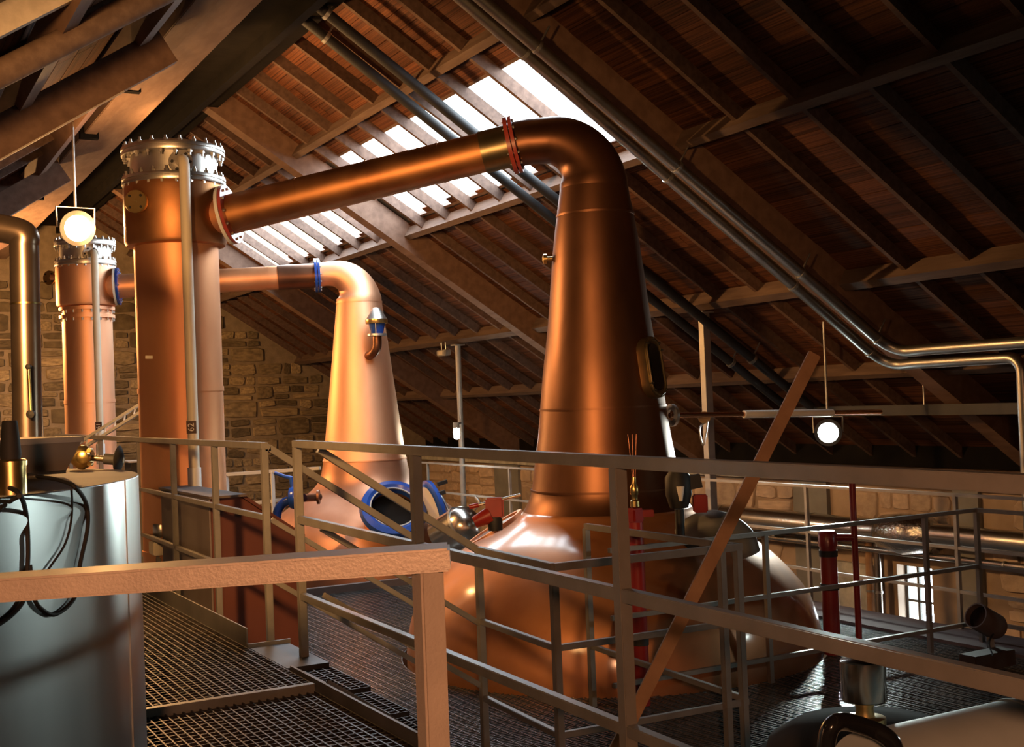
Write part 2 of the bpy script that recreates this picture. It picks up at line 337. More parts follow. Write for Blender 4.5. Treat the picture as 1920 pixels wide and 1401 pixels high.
# --- walls
def stones(root, plane, axis, u0, u1, v0, v1, top, hs, ws, m, keep, depth=.045, gap=.022, avoid=None):
    """rubble courses; pieces listed by keep() stay single objects, the rest join into one part"""
    meshes = []
    for k in range(10):
        b = nb(); n = random.choice((6, 7, 8)); jit = [(random.uniform(.88, 1.04), random.uniform(-.24, .24)) for _ in range(n)]
        def sq(a): c, s = math.cos(a), math.sin(a); e = .36; return (math.copysign(abs(c)**e, c)*.5, math.copysign(abs(s)**e, s)*.5)
        P = [sq(2*math.pi*(i+.5)/n + j[1]) for i, j in enumerate(jit)]
        back = [b.verts.new((x*j[0], 0, z*j[0])) for (x, z), j in zip(P, jit)]
        mid = [b.verts.new((x*j[0]*.985, -.7, z*j[0]*.985)) for (x, z), j in zip(P, jit)]
        frt = [b.verts.new((x*j[0]*.93, -1 + random.uniform(-.25, .15), z*j[0]*.90)) for (x, z), j in zip(P, jit)]
        for A, B in ((back, mid), (mid, frt)):
            for i in range(n): b.faces.new((A[i], A[(i+1) % n], B[(i+1) % n], B[i]))
        b.faces.new(frt); me = finish(b, 'stone', 60); me.materials.append(MATS[m]); meshes.append(me)
    rest = nb(); cnt = 0; v = v0
    while v < v1:
        h = random.uniform(*hs); u = u0 - random.uniform(0, ws[0])
        while u < u1:
            w = random.uniform(*ws) * (.8 if h < sum(hs)/2 else 1.1); uc, vc = u+w/2, v+h/2
            if vc + h/2 < top(uc) and not (avoid and avoid(uc, vc, w/2, h/2)):
                subs = [(uc, vc, w, h)]
                if h > .26 and random.random() < .55:
                    f = random.uniform(.35, .65); subs = [(uc, v+h*f/2, w, h*f), (uc, v+h*(1+f)/2, w, h*(1-f))]
                    if w > .5 and random.random() < .6: g_ = random.uniform(.35, .65); subs = [subs[0], (u+w*g_/2, subs[1][1], w*g_, subs[1][3]), (u+w*(1+g_)/2, subs[1][1], w*(1-g_), subs[1][3])]
                for (a, c, ww, hh) in subs:
                    loc = V((a, plane, c)) if axis == 'y' else V((plane, a, c)); rz = 0 if axis == 'y' else -math.pi/2
                    me = random.choice(meshes); dsc = depth*random.uniform(.5, 1.2)
                    fz = random.choice((0, math.pi)); tilt = random.uniform(-.07, .07)
                    if keep(a, c) and cnt < 292:
                        o = inst('stone', me, loc, root, None, (ww-gap, dsc, hh-gap)); o.rotation_euler = (0, fz+tilt, rz); cnt += 1
                    else:
                        M = Matrix.Translation(loc) @ Matrix.Rotation(rz, 4, 'Z') @ Matrix.Rotation(fz, 4, 'Y') @ Matrix.Diagonal((ww-gap, dsc, hh-gap, 1))
                        tb = nb(); tb.from_mesh(me); tb.transform(M); tm = bpy.data.meshes.new('t'); tb.to_mesh(tm); tb.free(); rest.from_mesh(tm); bpy.data.meshes.remove(tm)
            u += w
        v += h
    o = obj('stonework', rest, m, root); o['kind'] = 'stuff'
wf = obj('wall_far', box(nb(), (-4.6, 26.8, -4.5), (12.8, 27.2, 6.2)), 'mortar', None, (4.1, 26.8, -4.5)); tag(wf, 'rubble stone gable wall behind the far still', 'wall', kind='structure')
def ftop(x): return (8.45 - TAN*x if x > 4.1 else 5.785 - TAN*(4.1-x)) + .1
stones(wf, 26.8, 'y', .6, 10.2, -1.7, 4.2, ftop, (.16, .46), (.20, .85), 'stone', lambda x, z: (7.3 < x < 10.0 and -1.0 < z < 3.4) or (5.0 < x < 5.8 and -.3 < z < 3.0) or (2.8 < x < 4.1 and .8 < z < 3.6))
wr = nb()
box(wr, (12.35, -7.3, -4.5), (12.75, 11.40, .66)); box(wr, (12.35, 12.0, -4.5), (12.75, 27.2, .66))
box(wr, (12.35, 11.40, -.93), (12.75, 12.0, .66)); box(wr, (12.35, 11.40, -4.5), (12.75, 12.0, -2.5))
wr = obj('wall_right', wr, 'plaster', None, (12.35, 10, -4.5)); tag(wr, 'long low stone eaves wall with patchy plaster', 'wall', kind='structure')
DARK = [(22.25, 23.3), (13.2, 13.9), (10.55, 10.95)]
def rkeep(y, z): return not any(a-.25 < y < b+.25 for a, b in DARK) and ((20.5 < y < 26.3 and -1.05 < z) or (8.6 < y < 17.8 and -1.3 < z))
stones(wr, 12.35, 'x', 6.5, 26.6, -1.75, .12, lambda y: .14 if not any(a-.22 < y < b+.22 for a, b in DARK) else -9, (.24, .42), (.34, .85), 'block', lambda y, z: rkeep(y, z) and not (11.0 < y < 13.2 and z < -.75), .035, .02, lambda y, z, a, b: y+a > 11.32 and y-a < 13.18 and z-b < -.90)
for a, b in DARK: obj('pilaster', box(nb(), (12.28, a, -4.4), (12.40, b, .22)), 'grey_paint', wr)
obj('plaster_patch', box(nb(), (12.25, 12.35, -3.2), (12.40, 13.12, -.98)), 'lime_patch', wr)
obj('coping', box(nb(), (12.18, 2, .14), (12.75, 26.8, .215)), 'lime_patch', wr)
w1 = thing('window_1', (12.55, 11.7, -2.5), 'small bright window low in the eaves wall', 'window'); w1['kind'] = 'structure'
for y in (11.42, 11.78, 11.98): obj('glazing_bar', box(nb(), (12.50, y-.02, -2.5), (12.54, y+.02, -.93)), 'window_frame', w1)
for z in (-2.48, -1.9, -1.42, -.95): obj('glazing_bar', box(nb(), (12.505, 11.40, z-.015), (12.535, 12.0, z+.015)), 'window_frame', w1)
for a, b in ((11.44, 11.76), (11.80, 11.96)):
    for c, d in ((-2.46, -1.92), (-1.88, -1.44), (-1.40, -.97)): obj('pane', box(nb(), (12.518, a, c), (12.522, b, d)), 'pane_glass', w1)
o = obj('wall_left', box(nb(), (-4.6, -7.3, -4.5), (-4.2, 27.2, .75)), 'plaster', None, (-4.4, 10, -4.5)); tag(o, 'plain plastered side wall out of view on the left', 'wall', kind='structure')
o = obj('wall_back', box(nb(), (-4.6, -7.5, -4.5), (12.8, -7.2, 6.2)), 'plaster', None, (4, -7.3, -4.5)); tag(o, 'plain plastered gable wall behind the viewer', 'wall', kind='structure')

# ================================================================== walkways
def grating(bm, x0, x1, y0, y1, z, sx, sy, th=.005, h=.028, hole=None):
    """bars along Y every sx, bars along X every sy; hole = (cx, cy, r) left open"""
    def spans(c, a, b, fixed, k):
        if hole:
            d = abs(fixed - hole[1-k]); r = hole[2]
            if d < r:
                e = math.sqrt(r*r-d*d); lo, hi = hole[k]-e, hole[k]+e
                return [s for s in ((a, min(lo, b)), (max(hi, a), b)) if s[1]-s[0] > .02]
        return [(a, b)]
    n = int((x1-x0)/sx)
    for i in range(n+1):
        x = x0 + i*(x1-x0)/n
        for a, b in spans(0, y0, y1, x, 1): box(bm, (x-th/2, a, z-h), (x+th/2, b, z))
    n = int((y1-y0)/sy)
    for i in range(n+1):
        y = y0 + i*(y1-y0)/n
        for a, b in spans(0, x0, x1, y, 0): box(bm, (a, y-th/2, z-h), (b, y+th/2, z-.002))
    return bm
wp = thing('walkway', (1.6, 8, 0), 'upper steel walkway of dark open grating beside the steel tank', 'walkway')
o = obj('grating', grating(nb(), .95, 2.16, 6.26, 17.2, 0, .042, .060, .008), 'grating_steel', wp); o['kind'] = 'stuff'
o = obj('grating', grating(nb(), .95, 2.16, 3.0, 6.22, -.035, .042, .060, .008), 'grating_steel', wp); o['kind'] = 'stuff'
obj('nosing', box(nb(), (.95, 6.215, -.045), (2.16, 6.26, .004)), 'rail_paint', wp)
obj('nosing', box(nb(), (2.17, 6.70, -.03), (2.42, 7.42, .0)), 'grating_steel', wp)
obj('kick_plate', box(nb(), (2.165, 7.46, -.16), (2.175, 17.2, .115)), 'kick_plate', wp)
obj('kick_plate', box(nb(), (2.175, 3.0, -.20), (2.19, 6.66, .02)), 'kick_plate', wp)
obj('end_plate', box(nb(), (2.165, 7.44, -.16), (2.44, 7.46, .02)), 'rail_paint', wp)
for y in (3.4, 5.2, 7.4, 9.5, 11.6, 13.7, 15.8): obj('support_beam', box(nb(), (.9, y-.04, -.20), (2.16, y+.04, -.045)), 'kick_plate', wp)
S1 = (5.87, 9.05)
lpf = thing('lower_platform', (4.5, 8, -.72), 'lower steel mesh platform around the big dark still', 'platform')
o = obj('grating', grating(nb(), 2.44, 8.08, 2.6, 13.7, -.72, .075, .036, .006, .022, (S1[0], S1[1], 1.84)), 'grating_wet', lpf); o['kind'] = 'stuff'
obj('collar', ring(nb(), (S1[0], S1[1], -.745), (0, 0, 1), 1.87, 1.83, .03, 64), 'grating_steel', lpf)
for p, q in (((2.44, 13.70, -.80), (8.55, 13.78, -.64)), ((2.40, 2.6, -.9), (2.44, 13.7, -.68))): obj('edge_beam', box(nb(), p, q), 'brown_flat', lpf)
obj('kerb', box(nb(), (8.08, 2.6, -1.05), (8.62, 13.7, -.695)), 'kerb_paint', lpf)
for y in (4.2, 6.6, 11.4): obj('support_beam', box(nb(), (2.5, y-.05, -.95), (8.5, y+.05, -.75)), 'kick_plate', lpf)
st = thing('steps', (2.8, 7.07, -.72), 'short flight of grated steel steps down from the walkway', 'steps')
for k in range(3):
    x = 2.44 + k*.24; z = -.18*(k+1); obj('tread', grating(nb(), x, x+.24, 6.74, 7.40, z, .05, .06, .007, .03), 'grating_steel', st)
for y in (6.70, 7.43): obj('stringer', beam(nb(), (2.36, y, -.17), (3.26, y, -.80), .02, .18), 'kick_plate', st)

# ================================================================== stills and condensers
def hdir(a, b): d = V((b[0]-a[0], b[1]-a[1], 0)); return d.normalized()
def still(name, label, c, prof, h, Rb, zt, r_top, r_end, L_end, m, seams, mpot=None, zsplit=0):
    t = thing(name, (c[0], c[1], prof[0][1]), label, 'still')
    P = []; n = len(prof)
    for i in range(n-1):                                        # smooth the profile
        a, b, cc, d = prof[max(i-1, 0)], prof[i], prof[i+1], prof[min(i+2, n-1)]
        for k in range(4):
            s = k/4
            P.append(tuple(.5*(2*b[j] + (cc[j]-a[j])*s + (2*a[j]-5*b[j]+4*cc[j]-d[j])*s*s + (3*b[j]-a[j]-3*cc[j]+d[j])*s**3) for j in (0, 1)))
    P.append(prof[-1])
    lo = [p for p in P if p[1] <= zsplit]; hi = [p for p in P if p[1] >= lo[-1][1]]
    obj('pot', lathe(nb(), (c[0], c[1], 0), lo, 96), mpot or m, t, smooth=60); obj('neck', lathe(nb(), (c[0], c[1], 0), hi, 96), m, t, smooth=60)
    pts = [V((c[0], c[1], zt))] + arc(V((c[0], c[1], zt+.05)) + h*Rb, -h, V((0, 0, 1)), 14, Rb) + [V((c[0], c[1], zt+.05+Rb)) + h*(Rb+L_end*.5), V((c[0], c[1], zt+.05+Rb-.02)) + h*(Rb+L_end)]
    k = len(pts); rs = [r_top + (r_end-r_top)*min(1, max(0, (i-1)/(k-3)))**.8 for i in range(k)]
    obj('swan_neck', tube(nb(), pts, rs, 48), m, t, smooth=60)
    for z, r in seams: obj('seam', ring(nb(), (c[0], c[1], z), (0, 0, 1), r+.006, r-.02, .018, 96), m, t)
    return t, pts[-1]
H1 = hdir(S1, (3.18, 10.99))
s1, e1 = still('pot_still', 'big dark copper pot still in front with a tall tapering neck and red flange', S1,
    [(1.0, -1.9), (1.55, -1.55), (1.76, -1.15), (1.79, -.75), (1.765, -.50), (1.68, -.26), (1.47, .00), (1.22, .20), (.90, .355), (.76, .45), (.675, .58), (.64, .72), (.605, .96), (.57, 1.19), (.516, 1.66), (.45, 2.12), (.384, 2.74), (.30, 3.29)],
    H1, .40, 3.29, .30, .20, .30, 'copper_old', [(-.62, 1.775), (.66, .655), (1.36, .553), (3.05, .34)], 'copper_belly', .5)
S2 = (6.55, 16.36); C1 = (2.76, 11.34); C2 = (3.05, 17.70)
H2 = hdir(S2, C2)
s2, e2 = still('pot_still', 'smaller bright copper pot still behind with a blue flange and an open blue manway', S2,
    [(1.0, -2.2), (1.45, -1.7), (1.58, -1.1), (1.55, -.6), (1.42, -.25), (1.20, -.02), (.98, .14), (.78, .28), (.66, .42), (.60, .62), (.555, .95), (.50, 1.4), (.43, 2.0), (.32, 2.95)],
    H2, .36, 2.95, .32, .17, .22, 'copper_pale', [(2.94, .322), (.70, .59)], 'copper_brown', .75)
# vertical and oval fittings on the big still
NV = -fh*math.cos(.84) + r0*math.sin(.84); rn = V((-NV.y, NV.x, 0))
sgc = V((S1[0], S1[1], 1.68)) + NV*.50; upv = (V((0, 0, 1)) + NV*(-.14)).normalized()
def stadium(cc, a, b, hw, hh, n=10):
    out = []
    for k in range(n+1): t = math.pi*k/n; out.append(cc + a*hw*math.cos(t) + b*(hh + hw*math.sin(t)))
    for k in range(n+1): t = math.pi + math.pi*k/n; out.append(cc + a*hw*math.cos(t) + b*(-hh + hw*math.sin(t)))
    return out
def plate(bm, cc, a, b, hw, hh, nrm, t):
    p = stadium(cc, a, b, hw, hh); A = [bm.verts.new(x - nrm*t/2) for x in p]; B = [bm.verts.new(x + nrm*t/2) for x in p]
    bm.faces.new(A); bm.faces.new(B); n = len(A)
    for i in range(n): bm.faces.new((A[i], A[(i+1) % n], B[(i+1) % n], B[i]))
    return bm
nn = rn.cross(upv).normalized(); nn = nn if nn.dot(NV) > 0 else -nn
fr = obj('sight_glass_frame', plate(nb(), sgc + nn*.03, rn, upv, .125, .14, nn, .10), 'bronze_frame', s1); fr['label'] = 'brass rimmed oval sight glass'
sp = stadium(sgc + nn*.085, rn, upv, .098, .14); obj('sight_glass_rim', tube(nb(), sp + [sp[0]], .014, 8), 'bronze_frame', fr)
obj('sight_glass_pane', plate(nb(), sgc + nn*.083, rn, upv, .072, .13, nn, .012), 'black_gloss', fr)
for k in range(8):
    q = stadium(sgc + nn*.09, rn, upv, .10, .14)[int(k*22/8)]; inst('bolt', BOLT_D, q, fr, V((0, 0, 1)).rotation_difference(nn).to_euler())
kn = V((S1[0], S1[1], 2.68)) - r0*.39 - fh*.05
obj('vent_cock', lathe(nb(), kn, [(.02, 0), (.02, .05), (.045, .05), (.045, .08), (.015, .09)], 12, -r0), 'brass', s1)
mw = V((S1[0], S1[1], .30)) - r0*.99 + fh*.22; mwn = (V((0, 0, 1))*.85 - r0*.5).normalized()
obj('manway_collar', ring(nb(), mw, mwn, .30, .26, .07, 40), 'copper_pale', s1)
obj('manway_lid', lathe(nb(), mw, [(.26, -.02), (.22, .02), (.0, .03)], 32, mwn), 'copper_old', s1)

def flange(parent, c, ax, R, ri, t, m, n, me, name='flange', off=0):
    f = obj(name, ring(nb(), V(c)+V(ax)*off, ax, R, ri, t, 40), m, parent); bolts(f, V(c)+V(ax)*off, ax, R*.86, n, me); return f
def lyne_arm(label, p, q, r, m, paint, Rf, sleeve):
    t = thing('lyne_arm', V(p), label, 'pipe'); p, q = V(p), V(q); d = (q-p).normalized()
    obj('pipe', tube(nb(), [p, p+d*.3, q-d*.25, q], [r*1.05, r, r, r*1.02], 40), m, t, smooth=60)
    for f in (.25, .5, .75): obj('seam', ring(nb(), p+(q-p)*f, d, r+.004, r-.02, .02, 40), m, t)
    obj('sleeve', tube(nb(), [p+d*.03, p+d*sleeve], r*1.06, 40), 'bronze_frame' if paint == 'red_flange' else 'copper_old', t)
    flange(t, p, d, Rf, r*.9, .035, paint, 12, BOLT_S, off=.02); flange(t, p, d, Rf, r*.9, .03, paint, 12, BOLT_S, off=-.022)
    flange(t, q, d, Rf*1.06, r*.9, .03, paint, 12, BOLT_S); obj('backing_flange', ring(nb(), q+d*.035, d, Rf*1.06, r*.9, .03, 40), 'white_paint', t)
    return t
q1 = V((3.170, 10.973, 3.249)); q2 = V((3.427, 17.417, 3.244))
lyne_arm('long dark copper arm with red flanges sloping from the big still', e1, q1, .178, 'copper_arm', 'red_flange', .255, .28)
lyne_arm('shorter copper arm with blue flanges from the smaller still', e2, q2, .165, 'copper', 'blue_paint', .245, .55)

def condenser(label, c, k, nozzle, vent_top, vent_bot, blank, word, m, join):
    t = thing('condenser', (c[0], c[1], -2.0), label, 'condenser'); cz = lambda z: V((c[0], c[1], z))
    obj('shell', lathe(nb(), cz(0), [(.378*k, -2.0), (.378*k, 3.03)], 72), m, t)
    obj('lower_head', lathe(nb(), cz(0), [(.385*k, 2.98), (.44*k, 2.99), (.455*k, 3.02), (.455*k, 3.50), (.44*k, 3.56)], 72), 'copper_arm' if k == 1 else m, t)
    obj('upper_head', lathe(nb(), cz(0), [(.388*k, 3.56), (.388*k, 3.86)], 72), 'steel_head', t)
    for z in (3.575, 3.845):
        f = obj('flange', lathe(nb(), cz(z), [(.38*k, -.036), (.462*k, -.036), (.465*k, -.03), (.465*k, -.008), (.452*k, -.006), (.452*k, .006), (.465*k, .008), (.465*k, .03), (.462*k, .036), (.38*k, .036)], 72), 'steel_head', t)
        bolts(f, cz(z+.045), (0, 0, 1), .435*k, 22, BOLT, ph=.1); bolts(f, cz(z-.045), (0, 0, -1), .435*k, 22, BOLT, 'nut', .1)
    obj('cover_plate', lathe(nb(), cz(3.88), [(.44*k, 0), (.43*k, .02), (.05, .05)], 48), 'steel_head', t)
    for z, r in ((1.67, .386), (.2, .386)): obj('band', ring(nb(), cz(z), (0, 0, 1), r*k, .36*k, .045, 64), m, t)
    if join:
        for dz in (.0, -.11): f = obj('joint_ring', ring(nb(), cz(2.95+dz), (0, 0, 1), .42*k, .36*k, .045, 64), 'copper_pale', t); bolts(f, cz(2.95+dz-.03), (0, 0, 1), .40*k, 18, BOLT_S)
    n = V(nozzle); d = (n-V((c[0], c[1], n.z))); d.normalize()
    obj('nozzle', tube(nb(), [V((c[0], c[1], n.z))+d*.36*k, n-d*.0], .168, 36), m, t)
    b = V(blank); d = (b-V((c[0], c[1], b.z))).normalized(); st = obj('blank_stub', cyl(nb(), V((c[0], c[1], b.z)), b-d*.03, .05), m, t)
    d = (d*.35 - fh).normalized(); bf = obj('blank_flange', lathe(nb(), b, [(.100, -.03), (.103, 0), (.103, .012), (.10, .016), (.012, .016), (.008, .022)], 36, d), 'brass', t)
    bolts(bf, b + d*.014, d, .072, 4, BOLT_D, 'bolt_hole', math.pi/4)
    vt, vb = V(vent_top), V(vent_bot); d = (V((c[0], c[1], vt.z))-vt).normalized(); R = .085
    el = arc(V((vt.x, vt.y, vt.z-R)) + d*R, -d, V((0, 0, 1)), 8, R)
    obj('vent_pipe', tube(nb(), [V((vt.x, vt.y, vb.z))] + el + [vt + d*.30], .047, 20), 'cream', t)
    fl = obj('vent_flange', ring(nb(), V((c[0], c[1], vt.z)) - d*.40*k, d, .105, .04, .03, 32), 'steel_head', t); bolts(fl, V((c[0], c[1], vt.z)) - d*(.40*k+.02), d, .08, 6, BOLT_D)
    obj('vent_lagging', cyl(nb(), (vt.x, vt.y, vb.z-.25), (vt.x, vt.y, vb.z+.02), .058), 'white_paint', t)
    # dark tag with a sideways number, fixed to the vent pipe
    side = r0; tc = V((vt.x, vt.y, 1.33)) - fh*.05
    tg = obj('number_tag', beam(nb(), tc - V((0, 0, .055)), tc + V((0, 0, .055)), .085, .006, -fh), 'tag_dark', t)
    cu = bpy.data.curves.new('number', 'FONT'); cu.body = word; cu.size = .075; cu.align_x = 'CENTER'; cu.align_y = 'CENTER'; cu.extrude = .001
    to = bpy.data.objects.new('number', cu); COL.objects.link(to)
    to.matrix_world = Matrix(((0, -r0.x, -fh.x, 0), (0, -r0.y, -fh.y, 0), (1, 0, 0, 0), (0, 0, 0, 1)))
    bpy.context.view_layer.update(); me = bpy.data.meshes.new_from_object(to); me.transform(to.matrix_world); bpy.data.objects.remove(to)
    me.materials.clear(); me.materials.append(MATS['tag_white']); inst('number', me, tc - fh*.006, tg)
    return t
c1 = condenser('tall copper condenser column in front with a cream vent pipe', C1, 1.0, q1, (2.711, 10.757, 3.697), (2.803, 10.776, 0.956), (2.346, 11.035, 3.340), '62', 'copper', False)
c2 = condenser('tall copper condenser column further back on the left', C2, .88, q2, (3.064, 17.092, 3.675), (3.085, 17.147, 1.070), (2.620, 18.028, 3.416), '61', 'copper_pale', True)
obj('maker_plate', beam(nb(), V((2.450, 11.116, 1.979)), V((2.449, 11.117, 1.950)), .10, .004, -fh), 'cream', c1)

# fittings of the smaller still
n2 = (-fh*.70 + V((0, 0, 1))*.62 + r0*.18).normalized(); mc = V((6.351, 14.921, 0.077))
mn = obj('manway_neck', lathe(nb(), mc, [(.37, -.45), (.37, .03)], 48, n2, cap=False), 'copper_pale', s2)
mr = obj('manway_ring', lathe(nb(), mc, [(.33, -.02), (.40, -.06), (.45, 0), (.43, .075), (.36, .10), (.30, .06), (.30, -.02)], 56, n2, cap=False), 'blue_paint', s2); mr['label'] = 'open manway with a thick blue rim'
obj('manway_gasket', ring(nb(), mc + n2*.07, n2, .318, .300, .02, 48), 'grey_paint', mr)
obj('manway_shade_disc', lathe(nb(), mc - n2*.14, [(.35, 0), (.02, 0)], 48, n2), 'void_shade', mr)  # black disc across the opening stands for the shade inside the still
dc = V((6.762, 14.581, 0.058)); dn = (r0*.90 + fh*.36 + V((0, 0, 1))*.22).normalized()
dr = obj('manway_door', lathe(nb(), dc, [(.0, -.03), (.36, -.03), (.41, .0), (.40, .05), (.33, .07), (0.0, .10)], 48, dn), 'blue_paint', s2); dr['label'] = 'blue manway door swung open'
obj('door_lining', lathe(nb(), dc - dn*.034, [(.33, 0), (.01, -.004)], 40, dn), 'white_paint', dr)
obj('hinge_arm', tube(nb(), smooth_path([(6.780, 14.792, 0.339), (6.792, 14.445, 0.292), (6.875, 14.292, 0.019)]), .018, 10), 'galvanised', dr)
for a in range(4):
    q = dc + (V((0, 0, 1))*math.cos(a*1.57+.6) + fh*math.sin(a*1.57+.6))*.38 + dn*.06; obj('clamp_dog', beam(nb(), q, q + dn*.14, .04, .05), 'black_pipe', dr)
rv = V((6.543, 15.725, 2.435)); rax = V((S2[0], S2[1], 0)); 
el = smooth_path([(6.502, 15.983, 2.154), (6.511, 15.806, 2.189), (6.539, 15.732, 2.273), (6.543, 15.725, 2.435)])
vv = thing('relief_valve', rv - V((0, 0, .3)), 'blue and silver relief valve with a cone cap on the smaller still neck', 'valve')
obj('elbow', tube(nb(), el, .062, 20), 'copper_old', vv)
obj('flange', ring(nb(), rv, (0, 0, 1), .135, .03, .03), 'galvanised', vv)
obj('cup', lathe(nb(), rv, [(.085, .015), (.085, .02), (.115, .155)], 32), 'blue_paint', vv)
obj('cap_band', lathe(nb(), rv, [(.15, .155), (.153, .16), (.153, .215), (.14, .22)], 40), 'brass', vv)
obj('cap_cone', lathe(nb(), rv, [(.148, .216), (.055, .365), (.04, .375)], 40), 'steel_head', vv)
for a in (0, 2.1, 4.2): q = rv + V((math.cos(a), math.sin(a), 0))*.12; obj('cap_rod', cyl(nb(), q, q + V((0, 0, .17)), .008, 8), 'galvanised', vv)

bv = thing('butterfly_valve', (4.729, 14.786, 0.025), 'glossy blue elbow pipe and lever valve left of the smaller still', 'valve')
obj('elbow', tube(nb(), smooth_path([(4.717, 14.794, -0.008), (4.733, 14.780, 0.176), (4.793, 14.744, 0.286), (4.899, 14.685, 0.341)]), .058, 20), 'blue_paint', bv)
obj('body', lathe(nb(), V((4.928, 14.668, 0.359)), [(.05, -.09), (.13, -.06), (.15, 0), (.13, .06), (.05, .09)], 32, r0), 'blue_paint', bv)
obj('stem', cyl(nb(), (4.908, 14.677, 0.459), (4.894, 14.681, 0.612), .03, 12), 'blue_paint', bv)
obj('lever', tube(nb(), [(4.917, 14.669, 0.598), (4.846, 14.764, 0.619), (4.747, 14.874, 0.668)], .022, 10), 'blue_paint', bv)
obj('nozzle', cyl(nb(), (5.060, 14.711, 0.341), (5.326, 14.907, 0.326), .05, 16), 'copper_old', bv)
obj('flange', ring(nb(), (5.303, 14.863, 0.329), r0, .09, .03, .03), 'copper_old', bv)

dm = thing('steam_dome', (6.458, 13.156, -0.163), 'rounded stainless dome with a clamp handle beside the blue manway', 'vessel')
dmc = V((6.478, 13.141, -0.005)); dmn = (r0*.75 + V((0, 0, 1))*.45 - fh*.35).normalized()
obj('shell', lathe(nb(), dmc, [(.24, -.35), (.24, -.05), (.225, .06), (.17, .15), (.08, .20), (.01, .215)], 40, dmn), 'stainless_pipe', dm)
obj('handle', tube(nb(), smooth_path([dmc + dmn*.19 + V((0, 0, .10)), dmc + dmn*.26 + V((0, 0, .14)), dmc + dmn*.20 + V((0, 0, .24))]), .018, 10), 'galvanised', dm)
obj('strap', ring(nb(), dmc - dmn*.02, dmn, .25, .22, .03), 'galvanised', dm)

# ================================================================== the steel tank at lower left and what stands on it
TC = (-.51, 4.92); TZ = 1.235
tk = thing('steel_tank', (TC[0], TC[1], -4.4), 'large round brushed steel tank at lower left', 'tank')
obj('shell', lathe(nb(), (TC[0], TC[1], 0), [(1.5, -4.4), (1.5, TZ-.004), (1.496, TZ)], 160, cap=False), 'stainless', tk)
obj('lid', lathe(nb(), (TC[0], TC[1], TZ), [(1.498, -.02), (1.498, 0), (1.47, .002), (.3, .04)], 120), 'dark_lid', tk)
for a in (-1.02, -.45): obj('weld_seam', beam(nb(), (TC[0]+1.501*math.cos(a), TC[1]+1.501*math.sin(a), -4), (TC[0]+1.501*math.cos(a), TC[1]+1.501*math.sin(a), TZ), .006, .004, (math.cos(a), math.sin(a), 0)), 'galvanised', tk)
# hopper: an open sheet steel box with flared sides
hp = thing('hopper', (0.573, 4.470, 1.250), 'open flared sheet steel hopper standing on the round tank', 'hopper')
ha, hb = V((0.753, 4.553, 1.375)), V((0.273, 4.359, 1.430))
hf = (hb-ha); hf.z = 0; hf.normalize(); hs = V((hf.y, -hf.x, 0)); hs = hs if hs.y > 0 else -hs
zt_, zb_ = ha.z, 1.262
def quad_sheet(bm, pts, th):
    n = (pts[1]-pts[0]).cross(pts[2]-pts[0]).normalized()*th; A = [bm.verts.new(p) for p in pts]; B = [bm.verts.new(p+n) for p in pts]
    bm.faces.new(A); bm.faces.new(B)
    for i in range(4): bm.faces.new((A[i], A[(i+1) % 4], B[(i+1) % 4], B[i]))
    return bm
def at_(p, z): return V((p.x, p.y, z))
fa, fb = at_(ha, zt_), at_(ha + hf*1.1, zt_); ba, bb = at_(ha + hs*.55 - hf*.0, zt_), at_(ha + hs*.55 + hf*1.1, zt_)
lfa, lfb = at_(ha + hf*.045 + hs*.04, zb_), at_(ha + hf*1.05 + hs*.04, zb_); lba, lbb = at_(ha + hf*.045 + hs*.50, zb_), at_(ha + hf*1.05 + hs*.50, zb_)
obj('front_sheet', quad_sheet(nb(), [fa, fb, lfb, lfa], .004), 'hopper_sheet', hp); obj('back_sheet', quad_sheet(nb(), [ba, bb, lbb, lba], .004), 'hopper_sheet', hp)
obj('end_sheet', quad_sheet(nb(), [fa, ba, lba, lfa], .004), 'hopper_sheet', hp); obj('end_sheet', quad_sheet(nb(), [fb, bb, lbb, lfb], .004), 'hopper_sheet', hp)
for p, q in ((fa, fb), (ba, bb), (fa, ba), (fb, bb)): obj('rim', beam(nb(), p, q, .016, .020), 'rail_pale', hp)
obj('foot_angle', beam(nb(), lfa, lfb, .012, .012), 'stainless_pipe', hp)
# flue beside the hopper
fl_ = thing('flue_pipe', (0.887, 7.049, 1.328), 'upright shiny pipe with a thermometer behind the hopper', 'pipe')
f0, f1, f2 = V((0.887, 7.049, 1.328)), V((0.896, 7.018, 2.332)), V((0.879, 7.025, 2.456))
obj('pipe', tube(nb(), [f0 - V((0, 0, .9)), f0, f1] + smooth_path([f1 + V((0, 0, .05)), f2, f2 - r0*.25 + V((0, 0, .06))])[1:], .076, 28), 'flue_metal', fl_)
obj('thermometer_tube', cyl(nb(), (0.888, 6.924, 1.725), (0.892, 6.928, 1.484), .010, 10), 'brass', fl_)
obj('thermometer_bulb', lathe(nb(), V((0.892, 6.928, 1.479)), [(.0, -.02), (.022, -.012), (.022, .012), (.0, .02)], 16, -fh), 'rubber', fl_)
obj('thermometer_top', lathe(nb(), V((0.887, 6.925, 1.730)), [(.0, -.02), (.014, -.012), (.014, .012), (.0, .02)], 16, -fh), 'rubber', fl_)
obj('clip', ring(nb(), V((0.895, 7.026, 2.074)), (0, 0, 1), .08, .07, .01), 'brass', fl_)
obj('side_conduit', cyl(nb(), (0.958, 7.034, 1.296), (0.948, 7.024, 1.872), .011, 10), 'rail_pale', fl_)
